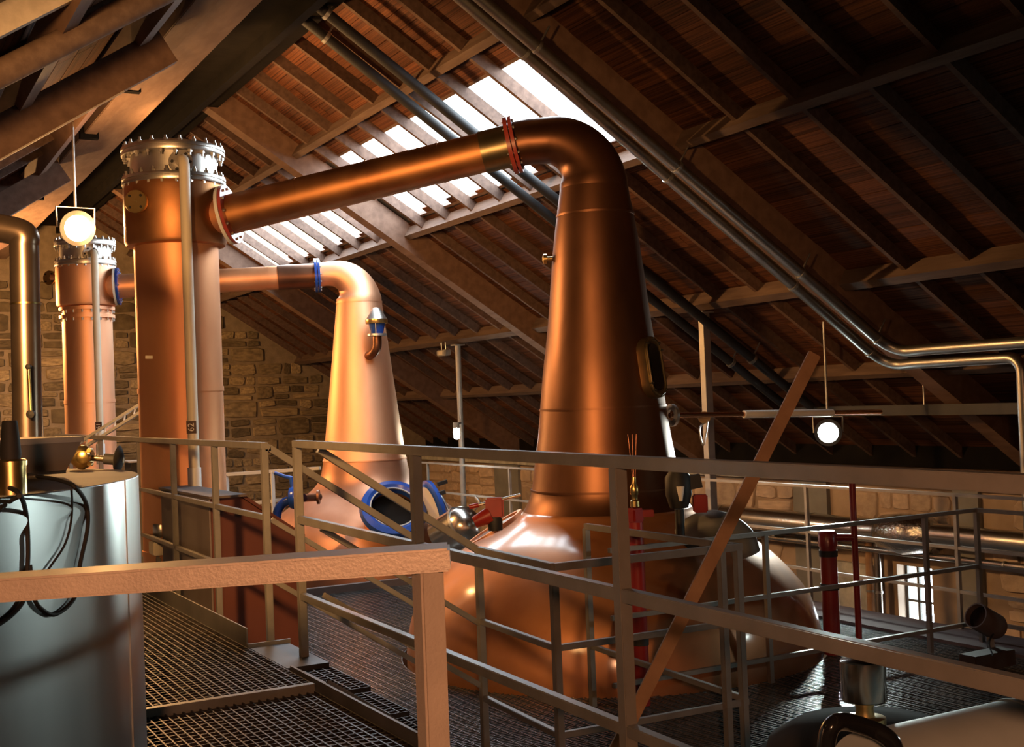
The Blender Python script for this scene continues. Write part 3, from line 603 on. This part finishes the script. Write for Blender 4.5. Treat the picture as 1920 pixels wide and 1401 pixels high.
# grip and brass socket at the very left
gp = thing('dip_cock', (0.406, 3.578, 1.250), 'brass socket with a black rubber grip at the tank rim', 'valve')
gb = V((0.406, 3.578, 1.250))
obj('socket', lathe(nb(), gb, [(.040, 0), (.040, .078), (.043, .078), (.043, .09), (.036, .095)], 28), 'brass', gp)
obj('grip', lathe(nb(), gb, [(.026, .095), (.028, .11), (.021, .19), (.019, .20)], 20), 'rubber', gp)
# handwheel valve lying on the lid
hv = thing('handwheel_valve', (0.885, 5.101, 1.260), 'brass valve with a long stem and black handwheel on the tank lid', 'valve')
a0, a1 = V((0.858, 5.240, 1.290)), V((1.013, 5.155, 1.270)); ax = (a1-a0).normalized()
obj('body', tube(nb(), [a0 - ax*.03, a0, a0+ax*.02, a0+ax*.05], [.03, .05, .05, .03], 20), 'brass', hv)
obj('boss', lathe(nb(), V((0.862, 5.180, 1.291)), [(.026, -.01), (.026, .02), (.016, .026)], 18, -fh), 'brass', hv)
for dz in (-.028, .028): obj('boss', lathe(nb(), V((0.892, 5.198, 1.289)) + V((0, 0, dz)), [(.009, -.01), (.009, .02)], 10, -fh), 'brass', hv)
obj('support', cyl(nb(), a0, (a0.x, a0.y, 1.255), .022, 14), 'brass', hv)
obj('stem', cyl(nb(), a0 + ax*.04, a1, .012, 12), 'bronze_frame', hv)
obj('gland', cyl(nb(), a0 + ax*.10, a0 + ax*.145, .022, 12), 'rubber', hv)
wc = V((0.994, 5.165, 1.273)); obj('handwheel', lathe(nb(), wc, [(.0, -.012), (.025, -.012), (.05, -.006), (.058, 0), (.05, .006), (.02, .02), (0, .02)], 28, ax), 'rubber', hv)
def cable(label, pts, r): 
    b = V(pts[-1]); o = obj('cable', tube(nb(), smooth_path(pts, 10), r, 10), 'rubber', None, b); tag(o, label, 'cable', 'cables hanging on the tank'); return o
def rim(a, z, R=1.512): return (TC[0]+R*math.cos(a), TC[1]+R*math.sin(a), z)
cable('thick black cable looping down the front of the steel tank', [(0.548, 4.151, 1.270), (0.578, 3.918, 1.265), (0.596, 3.749, 1.250), (0.664, 3.971, 1.183), (0.666, 3.972, 1.109), (0.634, 3.935, 1.001), (0.612, 3.909, 0.909), (0.547, 3.842, 0.874), (0.498, 3.795, 0.904), (0.475, 3.775, 0.956), (0.471, 3.772, 1.033)], .0065)
cable('black cable dropping straight down the left of the steel tank', [(0.396, 3.632, 1.270), (0.406, 3.427, 1.260), (0.463, 3.765, 1.187), (0.467, 3.768, 1.110), (0.464, 3.766, 1.034), (0.450, 3.755, 0.938), (0.379, 3.700, 0.886), (0.292, 3.641, 0.876)], .0065)
cable('thin black cable on the steel tank between two thick ones', [(0.567, 3.620, 1.250), (0.613, 3.910, 1.190), (0.607, 3.904, 1.135), (0.585, 3.880, 1.075), (0.544, 3.839, 1.027), (0.509, 3.806, 0.995), (0.442, 3.748, 0.947)], .0035)
cable('black cable arching over the left rim of the steel tank', [(0.392, 3.305, 1.260), (0.420, 3.730, 1.222), (0.389, 3.707, 1.203), (0.328, 3.664, 1.145)], .006)

# ================================================================== railings
TB = .04
def sub(p, dz): return (p[0], p[1], p[2]-dz)
A_, B_ = V((2.240, 1.798, 1.248)) - V((0, 0, .02)), V((2.360, 6.958, 1.267)) - V((0, 0, .02))
dR = (B_-A_).normalized(); A_ = A_ - dR*1.4
def on(px): return A_ + dR*px
pcs = [('top_rail', A_, B_ + dR*.02, .05, .042)]
m1, m2 = V((2.240, 1.825, 0.784)), V((2.320, 4.827, 0.793)); l1, l2 = V((2.290, 3.506, 0.334)), V((2.360, 6.828, 0.368))
dm_ = A_.z - m1.z + .005; dl_ = A_.z - (l1.z+l2.z)/2 + .02
pcs += [('mid_rail', A_ - V((0, 0, dm_)), B_ - V((0, 0, dm_)), .04, .045), ('low_rail', A_ - V((0, 0, dl_)), B_ - V((0, 0, dl_)), .04, .04)]
for p in (A_, V((2.285, 3.438, 1.243)), V((2.330, 5.174, 1.239)), B_):
    q = A_ + dR*((p-A_).dot(dR)); pcs.append(('post', (q.x, q.y, -.02), (q.x, q.y, q.z-.02), .046, .046))
railing('walkway_railing', 'long steel railing in the near foreground running from right edge to the steps', (2.3, 4, 0), pcs, bevel=.003)
# far length of the same walkway edge
E_ = V((2.33, 7.50, 1.23)); F_ = V((2.50, 17.0, 1.23)); pcs = [('top_rail', E_ - V((0, .02, 0)), F_, .05, .042), ('mid_rail', E_ - V((0, 0, .45)), F_ - V((0, 0, .45)), .035, .035), ('low_rail', E_ - V((0, 0, .86)), F_ - V((0, 0, .86)), .035, .035)]
for y in (7.50, 8.75, 10.1, 11.5, 13.6, 15.8): x = 2.33 + (y-7.5)/9.5*.17; pcs.append(('post', (x, y, -.02), (x, y, 1.21), .042, .042))
railing('walkway_railing', 'steel railing along the far end of the walkway before the copper condensers', (2.4, 11, 0), pcs, bevel=.003)
for y, lab in ((6.70, 'sloping handrail on the near side of the short steps'), (7.50, 'sloping handrail on the far side of the short steps')):
    x0, x1 = (2.40, 3.40) if y < 7 else (2.36, 3.36); z0, z1 = 1.215, .545; pcs = []
    pcs += [('handrail', (x0, y, z0), (x1, y, z1), .042, .042), ('mid_rail', (x0, y, z0-.45), (x1, y, z1-.45), .032, .032), ('low_rail', (x0, y, z0-.83), (x1, y, z1-.83), .032, .032), ('post', (x1, y, -.71), (x1, y, z1), .042, .042)]
    if y > 7: pcs += [('handrail', (2.33, y, z0), (x0+.01, y, z0), .042, .042)]
    railing('stair_handrail', lab, (2.9, y, -.7), pcs, bevel=.003)
# rail right in front of the viewer
f_r, f_l = V((0.911, 1.903, 1.202)), V((0.184, 2.257, 1.183)); fd = (f_l-f_r).normalized(); fn = V((fd.y, -fd.x, 0)); fn = fn if fn.y > 0 else -fn
f_l = f_l + fd*.9; zc_ = V((0, 0, -.020))
ptop = f_r + fd*.040
railing('front_railing', 'close orange lit steel rail with corner post across the bottom left foreground', (f_r.x, f_r.y, 0), [
    ('top_rail', f_r + fn*.05 + zc_, f_l + fn*.05 + zc_, .10, .040), ('post', (ptop.x+fn.x*.035, ptop.y+fn.y*.035, -.1), (ptop.x+fn.x*.035, ptop.y+fn.y*.035, f_r.z-.035), .044, .044)], 'rail_front', .004)
# lower platform: rail round its near corner
P1, P2, P3 = V((4.56, 5.66, .55)), V((3.34, 5.70, .55)), V((4.58, 7.34, .55)); P4 = V((3.40, 6.70, .55))
zm, zl = 0.117, -0.348
pcs = []
for z, w in ((.55, .042), (zm, .034), (zl, .034)):
    pcs += [('rail', (P2.x, P2.y, z), (P4.x, P4.y, z), w, w), ('rail', (P2.x, P2.y, z), (P1.x+.03, P1.y, z), w, w)]
pcs += [('rail', P1, P3, .042, .042), ('rail', (P1.x, P1.y, -0.326), (P3.x, P3.y, -0.287), .034, .034)]
for p in (P1, P2, P3, V((4.44, 5.66, .55))): pcs.append(('post', (p.x, p.y, -.71), (p.x, p.y, p.z-.015), .042, .042))
railing('platform_railing', 'steel railing round the near corner of the lower platform', (3.8, 6.2, -.72), pcs, bevel=.003)
pcs = []
for a, b in (((4.496, 7.120, 0.398), (7.622, 7.120, 0.390)), ((4.496, 7.120, -0.045), (7.590, 7.120, -0.096)), ((4.516, 7.120, -0.526), (7.598, 7.120, -0.537))):
    z = (a[2]+b[2])/2; pcs += [('rail', (4.62, 7.12, z), (8.28, 7.12, z), .032, .032), ('rail', (8.26, 7.12, z), (8.26, 4.0, z), .032, .032)]
for x, y in ((6.0, 7.12), (7.66, 7.12), (8.26, 7.12), (8.26, 5.6)): pcs.append(('post', (x, y, -.71), (x, y, pcs[0][1][2]), .036, .036))
railing('platform_railing', 'thin steel railing running right from the big still to the kerb', (6.5, 7.1, -.72), pcs)
KX = 8.56; pcs = []
for y in (0.475, 0.011, -0.369): pcs.append(('rail', (KX, 4.5, y), (KX, 19.0, y), .028, .028))
for yy in (5.6, 7.6, 9.492, 11.6, 13.4, 15.761, 18.6): pcs.append(('post', (KX, yy, -.695), (KX, yy, pcs[0][1][2]), .034, .034))
railing('kerb_railing', 'pale steel railing on the kerb along the eaves wall', (KX, 10, -.5), pcs, 'rail_pale')
o = obj('kerb_extension', box(nb(), (8.50, 13.78, -.9), (8.62, 19.2, -.695)), 'kerb_paint', None, (8.56, 16, -.9)); tag(o, 'painted kerb carrying the rail beyond the far end of the mesh platform', 'kerb')
w0, w1_ = V((5.243, 18.830, 0.483)), V((6.237, 17.368, 0.564)); w2, w3 = V((5.340, 18.789, -0.001)), V((6.192, 17.517, 0.149))
railing('far_railing', 'white painted rails before the stone gable wall', (w0.x, w0.y, -1.2), [('rail', w0, w1_, .05, .05), ('rail', w2, w3, .05, .05), ('post', (w0.x, w0.y, -4.4), w0, .05, .05), ('post', ((w0.x+w1_.x)/2, (w0.y+w1_.y)/2, -4.4), (w0+w1_)/2, .05, .05)], 'white_paint')

# ================================================================== supports, pipes and services
for i, (p, lab) in enumerate((((9.15, 18.50), 'round steel prop under the roof beam left of the big still'), ((9.15, 11.80), 'square steel prop under the roof beam right of the big still'))):
    t = thing('roof_prop', (p[0], p[1], -4.5), lab, 'prop')
    if i == 0: obj('shaft', cyl(nb(), (p[0], p[1], -4.5), (p[0], p[1], 2.43), .048, 20), 'rail_pale', t)
    else: obj('shaft', box(nb(), (p[0]-.05, p[1]-.05, -4.5), (p[0]+.05, p[1]+.05, 2.43), .004), 'rail_pale', t)
    obj('head_plate', box(nb(), (p[0]-.09, p[1]-.09, 2.415), (p[0]+.09, p[1]+.09, 2.435)), 'rail_pale', t)
eb = V((9.100, 18.949, 2.316)); t = thing('emergency_light', eb, 'small box lamp hanging under the roof beam', 'lamp')
obj('case', box(nb(), eb - V((.06, .17, .05)), eb + V((.06, .17, .05)), .015), 'rail_pale', t)
obj('lens', box(nb(), eb - V((.066, .08, .03)), eb + V((-.055, .08, .03)), .004), 'cream', t)
for dy in (-.08, .08): obj('hanger', cyl(nb(), eb + V((0, dy, .04)), eb + V((0, dy, .18)), .008, 8), 'galvanised', t)
for (p, q), lab in zip(((((4.673, 11.912, 5.174), (10.664, 12.197, 1.279))), (((4.506, 11.463, 5.282), (10.644, 11.745, 1.292)))), ('lower of two black pipes running down under the rafters', 'upper of two black pipes running down under the rafters')):
    p, q = V(p), V(q); d = (q-p).normalized(); p = p - d*1.2; t = thing('black_pipe', q, lab, 'pipe')
    obj('pipe', tube(nb(), [p, q + d*.12], .056, 16), 'black_pipe', t)
    for f in (.12, .38, .62, .88): c = p+(q-p)*f; obj('clip', ring(nb(), c, d, .068, .05, .04, 16), 'galvanised', t); obj('hanger', cyl(nb(), c, c + NR*.24, .010, 6), 'galvanised', t)
dz_ = V((10.839, 11.870, 1.166)); t = thing('black_duct', (dz_.x, 8, dz_.z), 'black square duct above the cool white lamp', 'duct')
obj('duct', box(nb(), (dz_.x-.06, 3.5, dz_.z-.06), (dz_.x+.06, dz_.y+.3, dz_.z+.06)), 'black_pipe', t)
for y in (5, 7.5, 10): obj('hanger', cyl(nb(), (dz_.x, y, dz_.z), (dz_.x, y, 8.45-TAN*dz_.x+.1), .01, 6), 'galvanised', t)
def conduit(label, top, bend, hor_px, drop):
    top, bend = V(top), V(bend); d = (bend-top).normalized(); top = top - d*1.5; h = V(hor_px); t = thing('conduit', h, label, 'pipe')
    pts = [top, bend - d*.35] + smooth_path([bend - d*.3, bend - d*.08 + V((0, -.03, -.0)), bend + V((.03, -.18, -.03)), bend + V((.03, -.45, -.03))])[1:]
    e = pts[-1]; h = V((e.x, h.y, e.z))
    if drop: pts += [h + V((0, .15, 0))] + arc(h + V((0, .15, -.15)), V((0, 0, 1)), V((0, -1, 0)), 6, .15)[1:] + [V((h.x, h.y, -1.2))]
    else: pts += [V((e.x, 2.5, e.z))]
    obj('pipe', tube(nb(), pts, .058, 20), 'conduit_steel', t, smooth=60)
    for f in (.3, .55, .8, .97): c = top+(bend-top)*f; obj('clip', ring(nb(), c, d, .066, .05, .03, 20), 'galvanised', t); obj('hanger', cyl(nb(), c, c + NR*.24, .010, 6), 'galvanised', t)
conduit('steel conduit under the main rafter bending away level to the right edge', (4.937, 9.244, 4.907), (9.660, 9.346, 1.837), (9.500, 7.565, 1.676), False)
conduit('steel conduit under the main rafter that turns down at the right edge', (4.854, 9.453, 4.961), (9.859, 9.647, 1.707), (9.900, 7.902, 1.565), True)
lp0, lp1 = V((0.926, 8.121, 3.603)), V((1.859, 8.219, 4.209)); d = (lp1-lp0).normalized()
t = thing('roof_pole', lp0, 'thick round pole along the left roof slope in the top corner', 'pole'); obj('pole', tube(nb(), [lp0 - d*4, lp1 + d*1.6], .085, 24), 'purlin_wood', t)
for f in (-1.0, 1.4): obj('strap', ring(nb(), lp0+d*f, d, .09, .08, .04, 20), 'galvanised', t); obj('hanger', cyl(nb(), lp0+d*f, lp0+d*f+NL*.26, .012, 6), 'galvanised', t)
# thin copper line with white lagging off the big still, and a gauge on the prop
t = thing('copper_line', (6.478, 8.885, 1.267), 'thin copper line with white lagging crossing right of the big still', 'pipe')
k0, k1, k2 = V((6.440, 8.849, 1.268)), V((7.306, 8.887, 1.244)), V((8.442, 8.948, 1.215))
obj('tube', cyl(nb(), k0, k2 + (k2-k1)*.6, .024, 14), 'copper_tube', t); obj('lagging', cyl(nb(), k1, k2, .036, 16), 'white_paint', t)
obj('flange', ring(nb(), k0 + (k1-k0).normalized()*.02, k1-k0, .10, .05, .03), 'galvanised', t)
g = V((6.921, 8.985, 1.231)); t = thing('pressure_gauge', g, 'round dial gauge with a looped hose on the square prop', 'gauge')
obj('case', lathe(nb(), g, [(.0, .03), (.052, .03), (.056, 0), (.056, -.02), (.048, -.02)], 24, fh), 'bronze_frame', t); obj('dial', lathe(nb(), g - fh*.014, [(.046, 0), (.002, -.002)], 24, fh), 'cream', t)
obj('hose', tube(nb(), smooth_path([g - V((0, 0, .05)), (6.853, 8.968, 1.126), (6.875, 8.959, 0.980), (6.903, 8.941, 1.090), (6.955, 8.966, 1.244)]), .008, 8), 'galvanised', t)
# leaning batten
b0, b1 = V((3.397, 5.550, -0.703)), V((4.886, 5.299, 1.650))
o = obj('batten', beam(nb(), b0, b1, .072, .032, -fh, .003), 'wood_batten', None, b0); tag(o, 'brown wooden batten leaning over the railing by the big still', 'batten')

# red and brass fittings
r_ = V((4.904, 7.197, -0.720)); t = thing('steam_pipe', r_, 'red upright pipe with a red valve close to the big still', 'pipe')
rt_ = V((r_.x, r_.y, 0.562))
obj('pipe', cyl(nb(), r_, rt_, .053, 20), 'red_paint', t); obj('joint', cyl(nb(), r_ + V((0, 0, .42)), r_ + V((0, 0, .50)), .058, 20), 'rubber', t)
obj('valve_body', box(nb(), rt_ + V((-.045, -.05, 0)), rt_ + V((.045, .05, .10)), .012), 'red_paint', t); obj('actuator', beam(nb(), rt_ + V((0, 0, .06)), rt_ + r0*.13 + V((0, 0, .06)), .06, .05, None, .006), 'red_paint', t)
obj('fitting', lathe(nb(), rt_ + V((0, 0, .10)), [(.022, 0), (.034, .01), (.034, .05), (.022, .06), (.022, .09), (.03, .10), (.03, .15), (.016, .17), (.014, .22)], 16), 'brass', t)
for a in (-1, 0, 1): obj('capillary', cyl(nb(), rt_ + V((0, 0, .30)) + r0*a*.008, rt_ + V((0, 0, .62)) + r0*a*.03, .003, 6), 'copper_tube', t)
r2_ = V((7.08, 7.62, -.72)); zt2 = 0.261; t = thing('fire_main', r2_, 'thick red upright pipe on the wet deck right of the big still', 'pipe')
obj('pipe', cyl(nb(), r2_, (r2_.x, r2_.y, zt2-.06), .068, 24), 'red_paint', t); obj('cap', lathe(nb(), (r2_.x, r2_.y, zt2-.10), [(.078, 0), (.078, .10), (.06, .125), (.01, .13)], 24), 'red_paint', t)
for z in (zt2-.16, -.17): obj('coupling', ring(nb(), (r2_.x, r2_.y, z), (0, 0, 1), .075, .06, .05), 'rubber', t)
rb, rtp = V((7.219, 7.458, -0.720)), V((7.439, 7.687, 0.676))
obj('branch', cyl(nb(), (r2_.x, r2_.y, zt2-.03), (rb.x, rb.y, zt2-.03), .030, 14), 'red_paint', t); obj('riser', cyl(nb(), rb, (rb.x, rb.y, rtp.z), .026, 14), 'red_paint', t); obj('riser_foot', box(nb(), rb + V((-.04, -.08, -.02)), rb + V((.04, .08, .0))), 'red_paint', t)
v0 = V((4.714, 8.961, 0.521)); t = thing('lever_valve', v0, 'red valve with a chrome lever on the left shoulder of the big still', 'valve')
obj('body', beam(nb(), v0 - V((0, 0, .03)), v0 + V((0, 0, .14)), .15, .10, -fh, .015), 'red_paint', t); obj('bonnet', tube(nb(), [v0 - r0*.03, v0 - r0*.17 - V((0, 0, .06))], [.075, .05], 18), 'red_paint', t)
obj('lever', cyl(nb(), v0 - r0*.20 + V((0, 0, .07)), v0 + r0*.22 + V((0, 0, .155)), .013, 10), 'stainless_pipe', t); obj('lever_grip', cyl(nb(), v0 - r0*.21 + V((0, 0, .068)), v0 - r0*.13 + V((0, 0, .084)), .02, 10), 'red_paint', t)
obj('foot', cyl(nb(), v0 - V((0, 0, .13)), v0 - V((0, 0, .02)), .06, 16), 'black_pipe', t)
bq = V((5.564, 7.575, 0.742)); t = thing('pump_head', bq - V((0, 0, .2)), 'black pump head with a red switch box right of the big still neck', 'pump')
obj('body', lathe(nb(), bq, [(.0, -.16), (.07, -.15), (.10, -.05), (.10, .08), (.06, .14), (.06, .20), (0, .20)], 24), 'black_pipe', t); obj('bracket', beam(nb(), bq + r0*.05 + V((0, 0, .03)), bq + r0*.17 + V((0, 0, .05)), .10, .10), 'black_pipe', t)
obj('spout', lathe(nb(), bq - fh*.12 + V((0, 0, -.02)), [(.012, -.07), (.03, .03), (.03, .04)], 14), 'white_paint', t)
obj('switch_box', beam(nb(), bq + r0*.16 + V((0, 0, -.19)), bq + r0*.16 + V((0, 0, -.055)), .105, .10, -fh, .01), 'red_paint', t); obj('leg', cyl(nb(), bq - V((0, 0, .16)), bq - V((0, 0, .42)), .035, 14), 'black_pipe', t)
t = thing('lagged_elbow', (5.966, 7.706, 0.355), 'grey lagged pipe bend on the right shoulder of the big still', 'pipe')
obj('bend', tube(nb(), smooth_path([(5.842, 7.890, 0.301), (5.906, 7.795, 0.395), (6.004, 7.684, 0.416), (6.148, 7.607, 0.321), (6.199, 7.582, 0.177)], 6), .115, 24), 'jacket_dark', t, smooth=60)

# lagged pipes on the eaves wall
t = thing('lagged_pipe', (12.02, 13, -.62), 'big foil lagged pipe running along the eaves wall', 'pipe')
obj('pipe', tube(nb(), [(12.02, 11.85, -.46), (12.02, 19.0, -.46)], .165, 28), 'foil_smooth', t)
obj('pipe', tube(nb(), [(12.02, 4.0, -.43), (12.02, 11.05, -.43)], .135, 28), 'foil_smooth', t)
obj('crumpled_bend', tube(nb(), [(12.02, 11.0, -.44), (12.02, 11.12, -.44), (12.0, 11.5, -.46), (12.02, 11.85, -.46), (12.02, 11.95, -.46)], [.14, .23, .27, .23, .16], 28), 'foil', t, smooth=60)
for y in (6, 8.5, 13.2, 15.2, 17.2): obj('band', ring(nb(), (12.02, y, -.43 if y < 11 else -.46), (0, 1, 0), .14 if y < 11 else .17, .13, .03, 28), 'galvanised', t)
for y in (5, 9.5, 14, 18): obj('bracket', box(nb(), (11.95, y-.03, -.68), (12.36, y+.03, -.60)), 'grey_paint', t)
t = thing('wall_pipe', (12.1, 12, -.76), 'thin bright pipe under the foil lagged pipe', 'pipe'); obj('pipe', tube(nb(), [(12.05, 4, -.72), (12.05, 19, -.72)], .042, 16), 'stainless_pipe', t)
for y in (7, 10, 13, 16): obj('clip', ring(nb(), (12.05, y, -.72), (0, 1, 0), .05, .04, .03, 16), 'galvanised', t)
for y, r, m, lab in ((12.14, .048, 'stainless_pipe', 'bright upright pipe left of the small window'), (12.30, .05, 'wood_batten', 'brown upright post beside the bright wall pipe')):
    t = thing('wall_riser', (12.15, y, -4.5), lab, 'pipe'); obj('pipe', cyl(nb(), (12.15, y, -4.5), (12.15, y, -.55), r, 16), m, t)
    for z in (-2.4, -1.3): obj('clip', ring(nb(), (12.15, y, z), (0, 0, 1), r+.01, r-.005, .03, 16), 'galvanised', t)
c_ = V((7.662, 6.564, -0.378)); ca = (-r0*.75 + V((0, 0, 1))*.45 - fh*.4).normalized(); t = thing('spot_lamp', c_ - V((0, 0, .12)), 'unlit grey cylinder lamp tilted on the kerb', 'lamp')
obj('housing', lathe(nb(), c_, [(.02, -.16), (.085, -.15), (.10, -.12), (.10, .12), (.09, .12), (.088, .0), (.01, .0)], 28, ca), 'brown_flat', t); obj('lens', lathe(nb(), c_ + ca*.07, [(.089, 0), (.002, .004)], 28, ca), 'black_gloss', t)
obj('yoke', beam(nb(), c_ - V((0, 0, .02)) - ca*.05, (c_.x-ca.x*.05, c_.y-ca.y*.05, -.69), .03, .05), 'grey_paint', t)
obj('lead', tube(nb(), smooth_path([c_ - ca*.14, (7.520, 6.417, -0.500), (7.378, 6.268, -0.556)]), .006, 8), 'rubber', t)
bx0 = V((7.550, 6.468, -0.700)); o = obj('cable_box', beam(nb(), bx0 - V((.22, 0, -.06)), bx0 + V((.22, 0, .06)), .16, .12, None, .006), 'dark_lid', None, bx0); tag(o, 'long dark box on the deck beside the kerb', 'box')

# ================================================================== bottom right corner
cc = V((2.727, 2.807, 0.442)); t = thing('vent_valve', cc, 'copper tinted steel cap valve on a brass neck, bottom right', 'valve')
obj('base_flange', lathe(nb(), cc, [(.045, -.03), (.062, -.028), (.062, .0), (.045, .003), (.03, .004)], 32), 'brass', t)
obj('neck', lathe(nb(), cc, [(.03, .0), (.026, .03), (.030, .04), (.026, .055)], 24), 'brass', t)
obj('cap', lathe(nb(), cc, [(.026, .050), (.066, .052), (.068, .056), (.068, .172), (.064, .176), (.01, .184)], 40), 'stainless_pipe', t)
vd = V((2.884, 2.951, 0.353)); t = thing('dished_vessel', vd - V((0, 0, .6)), 'dark rounded vessel top under the cap valve', 'vessel')
obj('shell', lathe(nb(), vd, [(.34, -.60), (.34, -.10), (.32, -.04), (.24, .01), (.10, .03), (.01, .033)], 48), 'dark_vessel', t)
obj('rim', ring(nb(), vd - V((0, 0, .10)), (0, 0, 1), .36, .33, .02, 48), 'dark_vessel', t)
gp0 = V((2.430, 2.459, 0.356)); t = thing('lagged_main', gp0, 'fat pale grey lagged pipe in the bottom right corner', 'pipe')
obj('jacket', tube(nb(), [gp0 - V((.03, 0, 0)), gp0 + V((1.9, 0, 0))], .165, 40), 'grey_jacket', t)
for x in (.55, 1.3): obj('band', ring(nb(), gp0 + V((x, 0, 0)), (1, 0, 0), .169, .15, .02, 40), 'galvanised', t)
hpth = smooth_path([(2.164, 2.373, 0.493), (2.169, 2.368, 0.567), (2.183, 2.360, 0.600), (2.225, 2.360, 0.602), (2.300, 2.354, 0.574), (2.335, 2.335, 0.553), (2.354, 2.325, 0.525), (2.360, 2.324, 0.463)], 8)
o = obj('loop_handle', tube(nb(), hpth, .023, 16), 'black_gloss', None, hpth[0]); tag(o, 'glossy black loop handle at the bottom edge', 'handle')

# ================================================================== beside the walkway
t = thing('brown_housing', (2.8, 10.1, -.72), 'brown painted sheet steel chute housing between the walkway and the front condenser', 'housing')
def wedge(bm, y0, y1, pts):
    A = [bm.verts.new((x, y0, z)) for x, z in pts]; B = [bm.verts.new((x, y1, z)) for x, z in pts]; bm.faces.new(A); bm.faces.new(B); n = len(A)
    for i in range(n): bm.faces.new((A[i], A[(i+1) % n], B[(i+1) % n], B[i]))
    return bm
obj('body', wedge(nb(), 9.30, 10.88, [(2.46, -.72), (2.46, .80), (2.68, .80), (3.16, .45), (3.16, -.72)]), 'brown_paint', t)
obj('side_sheet', box(nb(), (2.445, 9.305, -.72), (2.458, 10.88, .80)), 'casing_grey', t)
obj('lid', box(nb(), (2.43, 9.22, .80), (2.72, 10.90, .818)), 'brown_flat', t)
obj('slope_plate', wedge(nb(), 9.27, 10.89, [(2.70, .79), (2.72, .805), (3.19, .462), (3.17, .447)]), 'brown_paint', t)
mo = V((2.500, 11.153, 0.368)); t = thing('small_motor', (mo.x, mo.y, mo.z-.14), 'small steel motor on a pale block behind the railing', 'motor')
obj('case', lathe(nb(), mo, [(.03, -.04), (.05, -.03), (.075, .0), (.075, .10), (.07, .11), (.0, .11)], 24), 'steel_head', t); obj('block', box(nb(), mo + V((-.10, -.12, -.16)), mo + V((.10, .12, -.04)), .008), 'cream', t)
obj('stand', box(nb(), (mo.x-.06, mo.y-.06, -.72), (mo.x+.06, mo.y+.06, mo.z-.16)), 'kick_plate', t)
kb = V((2.750, 13.288, 0.827)); t = thing('control_box', (kb.x, kb.y, kb.z-.2), 'black control box on a bracket between the tank and the condenser', 'box')
obj('case', box(nb(), kb - V((.10, .16, .19)), kb + V((.10, .16, .13)), .008), 'black_pipe', t); obj('lid', box(nb(), kb + V((-.13, -.20, .135)), kb + V((.13, .20, .15))), 'rail_pale', t); obj('stand', cyl(nb(), kb - V((0, 0, .19)), (kb.x, kb.y, -.72), .03, 12), 'kick_plate', t)
g0, g1 = V((2.518, 13.916, 1.240)), V((2.826, 13.284, 1.500)); gd = (g1-g0).normalized(); t = thing('cable_tray', g0, 'pale slotted cable tray sloping up behind the front condenser', 'tray')
for dz in (0, .085): obj('side', beam(nb(), g0 - gd*.6 + V((0, 0, dz)), g1 + gd*.7 + V((0, 0, dz)), .03, .03), 'white_paint', t)
for k in range(9): q = g0 - gd*.5 + gd*(.18*k); obj('rung', beam(nb(), q, q + V((0, 0, .085)) + gd*.03, .02, .015), 'white_paint', t)

# ================================================================== floodlights
def flood(label, pos, aim, r, m, hang):
    pos = V(pos); d = (V(aim)-pos).normalized(); t = thing('floodlight', pos, label, 'lamp')
    obj('housing', lathe(nb(), pos - d*.12, [(.03, -.10), (r*.7, -.09), (r*1.05, .02), (r*1.12, .05), (r*1.12, .07), (r*1.02, .07)], 32, d), 'rubber', t)
    obj('lens', lathe(nb(), pos - d*.055, [(r, 0), (r*.6, .012), (.002, .016)], 32, d), m, t)
    s = d.cross(V((0, 0, 1))).normalized(); b = pos - d*.12
    obj('yoke', tube(nb(), [b + s*r*1.15, b + s*r*1.2 + V((0, 0, r*1.3)), b - s*r*1.2 + V((0, 0, r*1.3)), b - s*r*1.15], .012, 8), 'galvanised', t)
    obj('stem', cyl(nb(), b + V((0, 0, r*1.3)), (b.x, b.y, hang), .014, 8), 'galvanised', t)
flood('blazing warm floodlight hung under the left roof slope', (2.24, 13.30, 3.42), (3.0, 7.0, 2.2), .165, 'lamp_warm', 4.56)
flood('blazing cool white floodlight low over the eaves wall', (9.60, 10.25, .96), (4.0, 4.5, .9), .135, 'lamp_cool', 2.2)
sm = V((8.200, 16.734, 0.997)) ; t = thing('bulkhead_lamp', sm, 'small lit white lamp beside the round prop', 'lamp')
obj('globe', lathe(nb(), sm + V((0, 0, -.0)), [(.0, -.10), (.04, -.08), (.05, 0), (.045, .07), (0, .08)], 20), 'lamp_cool', t); obj('base', cyl(nb(), sm + V((0, 0, .08)), sm + V((0, 0, .16)), .05, 16), 'grey_paint', t); obj('arm', cyl(nb(), sm + V((0, 0, .12)), (9.15, 18.5, sm.z+.12), .015, 8), 'grey_paint', t)
flood('warm floodlight behind the viewer', (-.64, -1.31, 1.84), (2.4, 4.5, .9), .12, 'lamp_warm', 2.5)
flood('added warm floodlight out of view, lighting the stone gable wall', (1.14, 21.25, 3.12), (5.5, 24.0, .8), .15, 'lamp_warm', 3.8)
flood('cool white floodlight out of view on the right', (9.66, 3.6, 1.055), (0, 3.9, .5), .13, 'lamp_cool', 2.0)
flood('warm floodlight on the left, out of view, aimed at the condensers', (-.63, 3.54, 2.407), (4.8, 13.0, 1.2), .14, 'lamp_warm', 2.8)
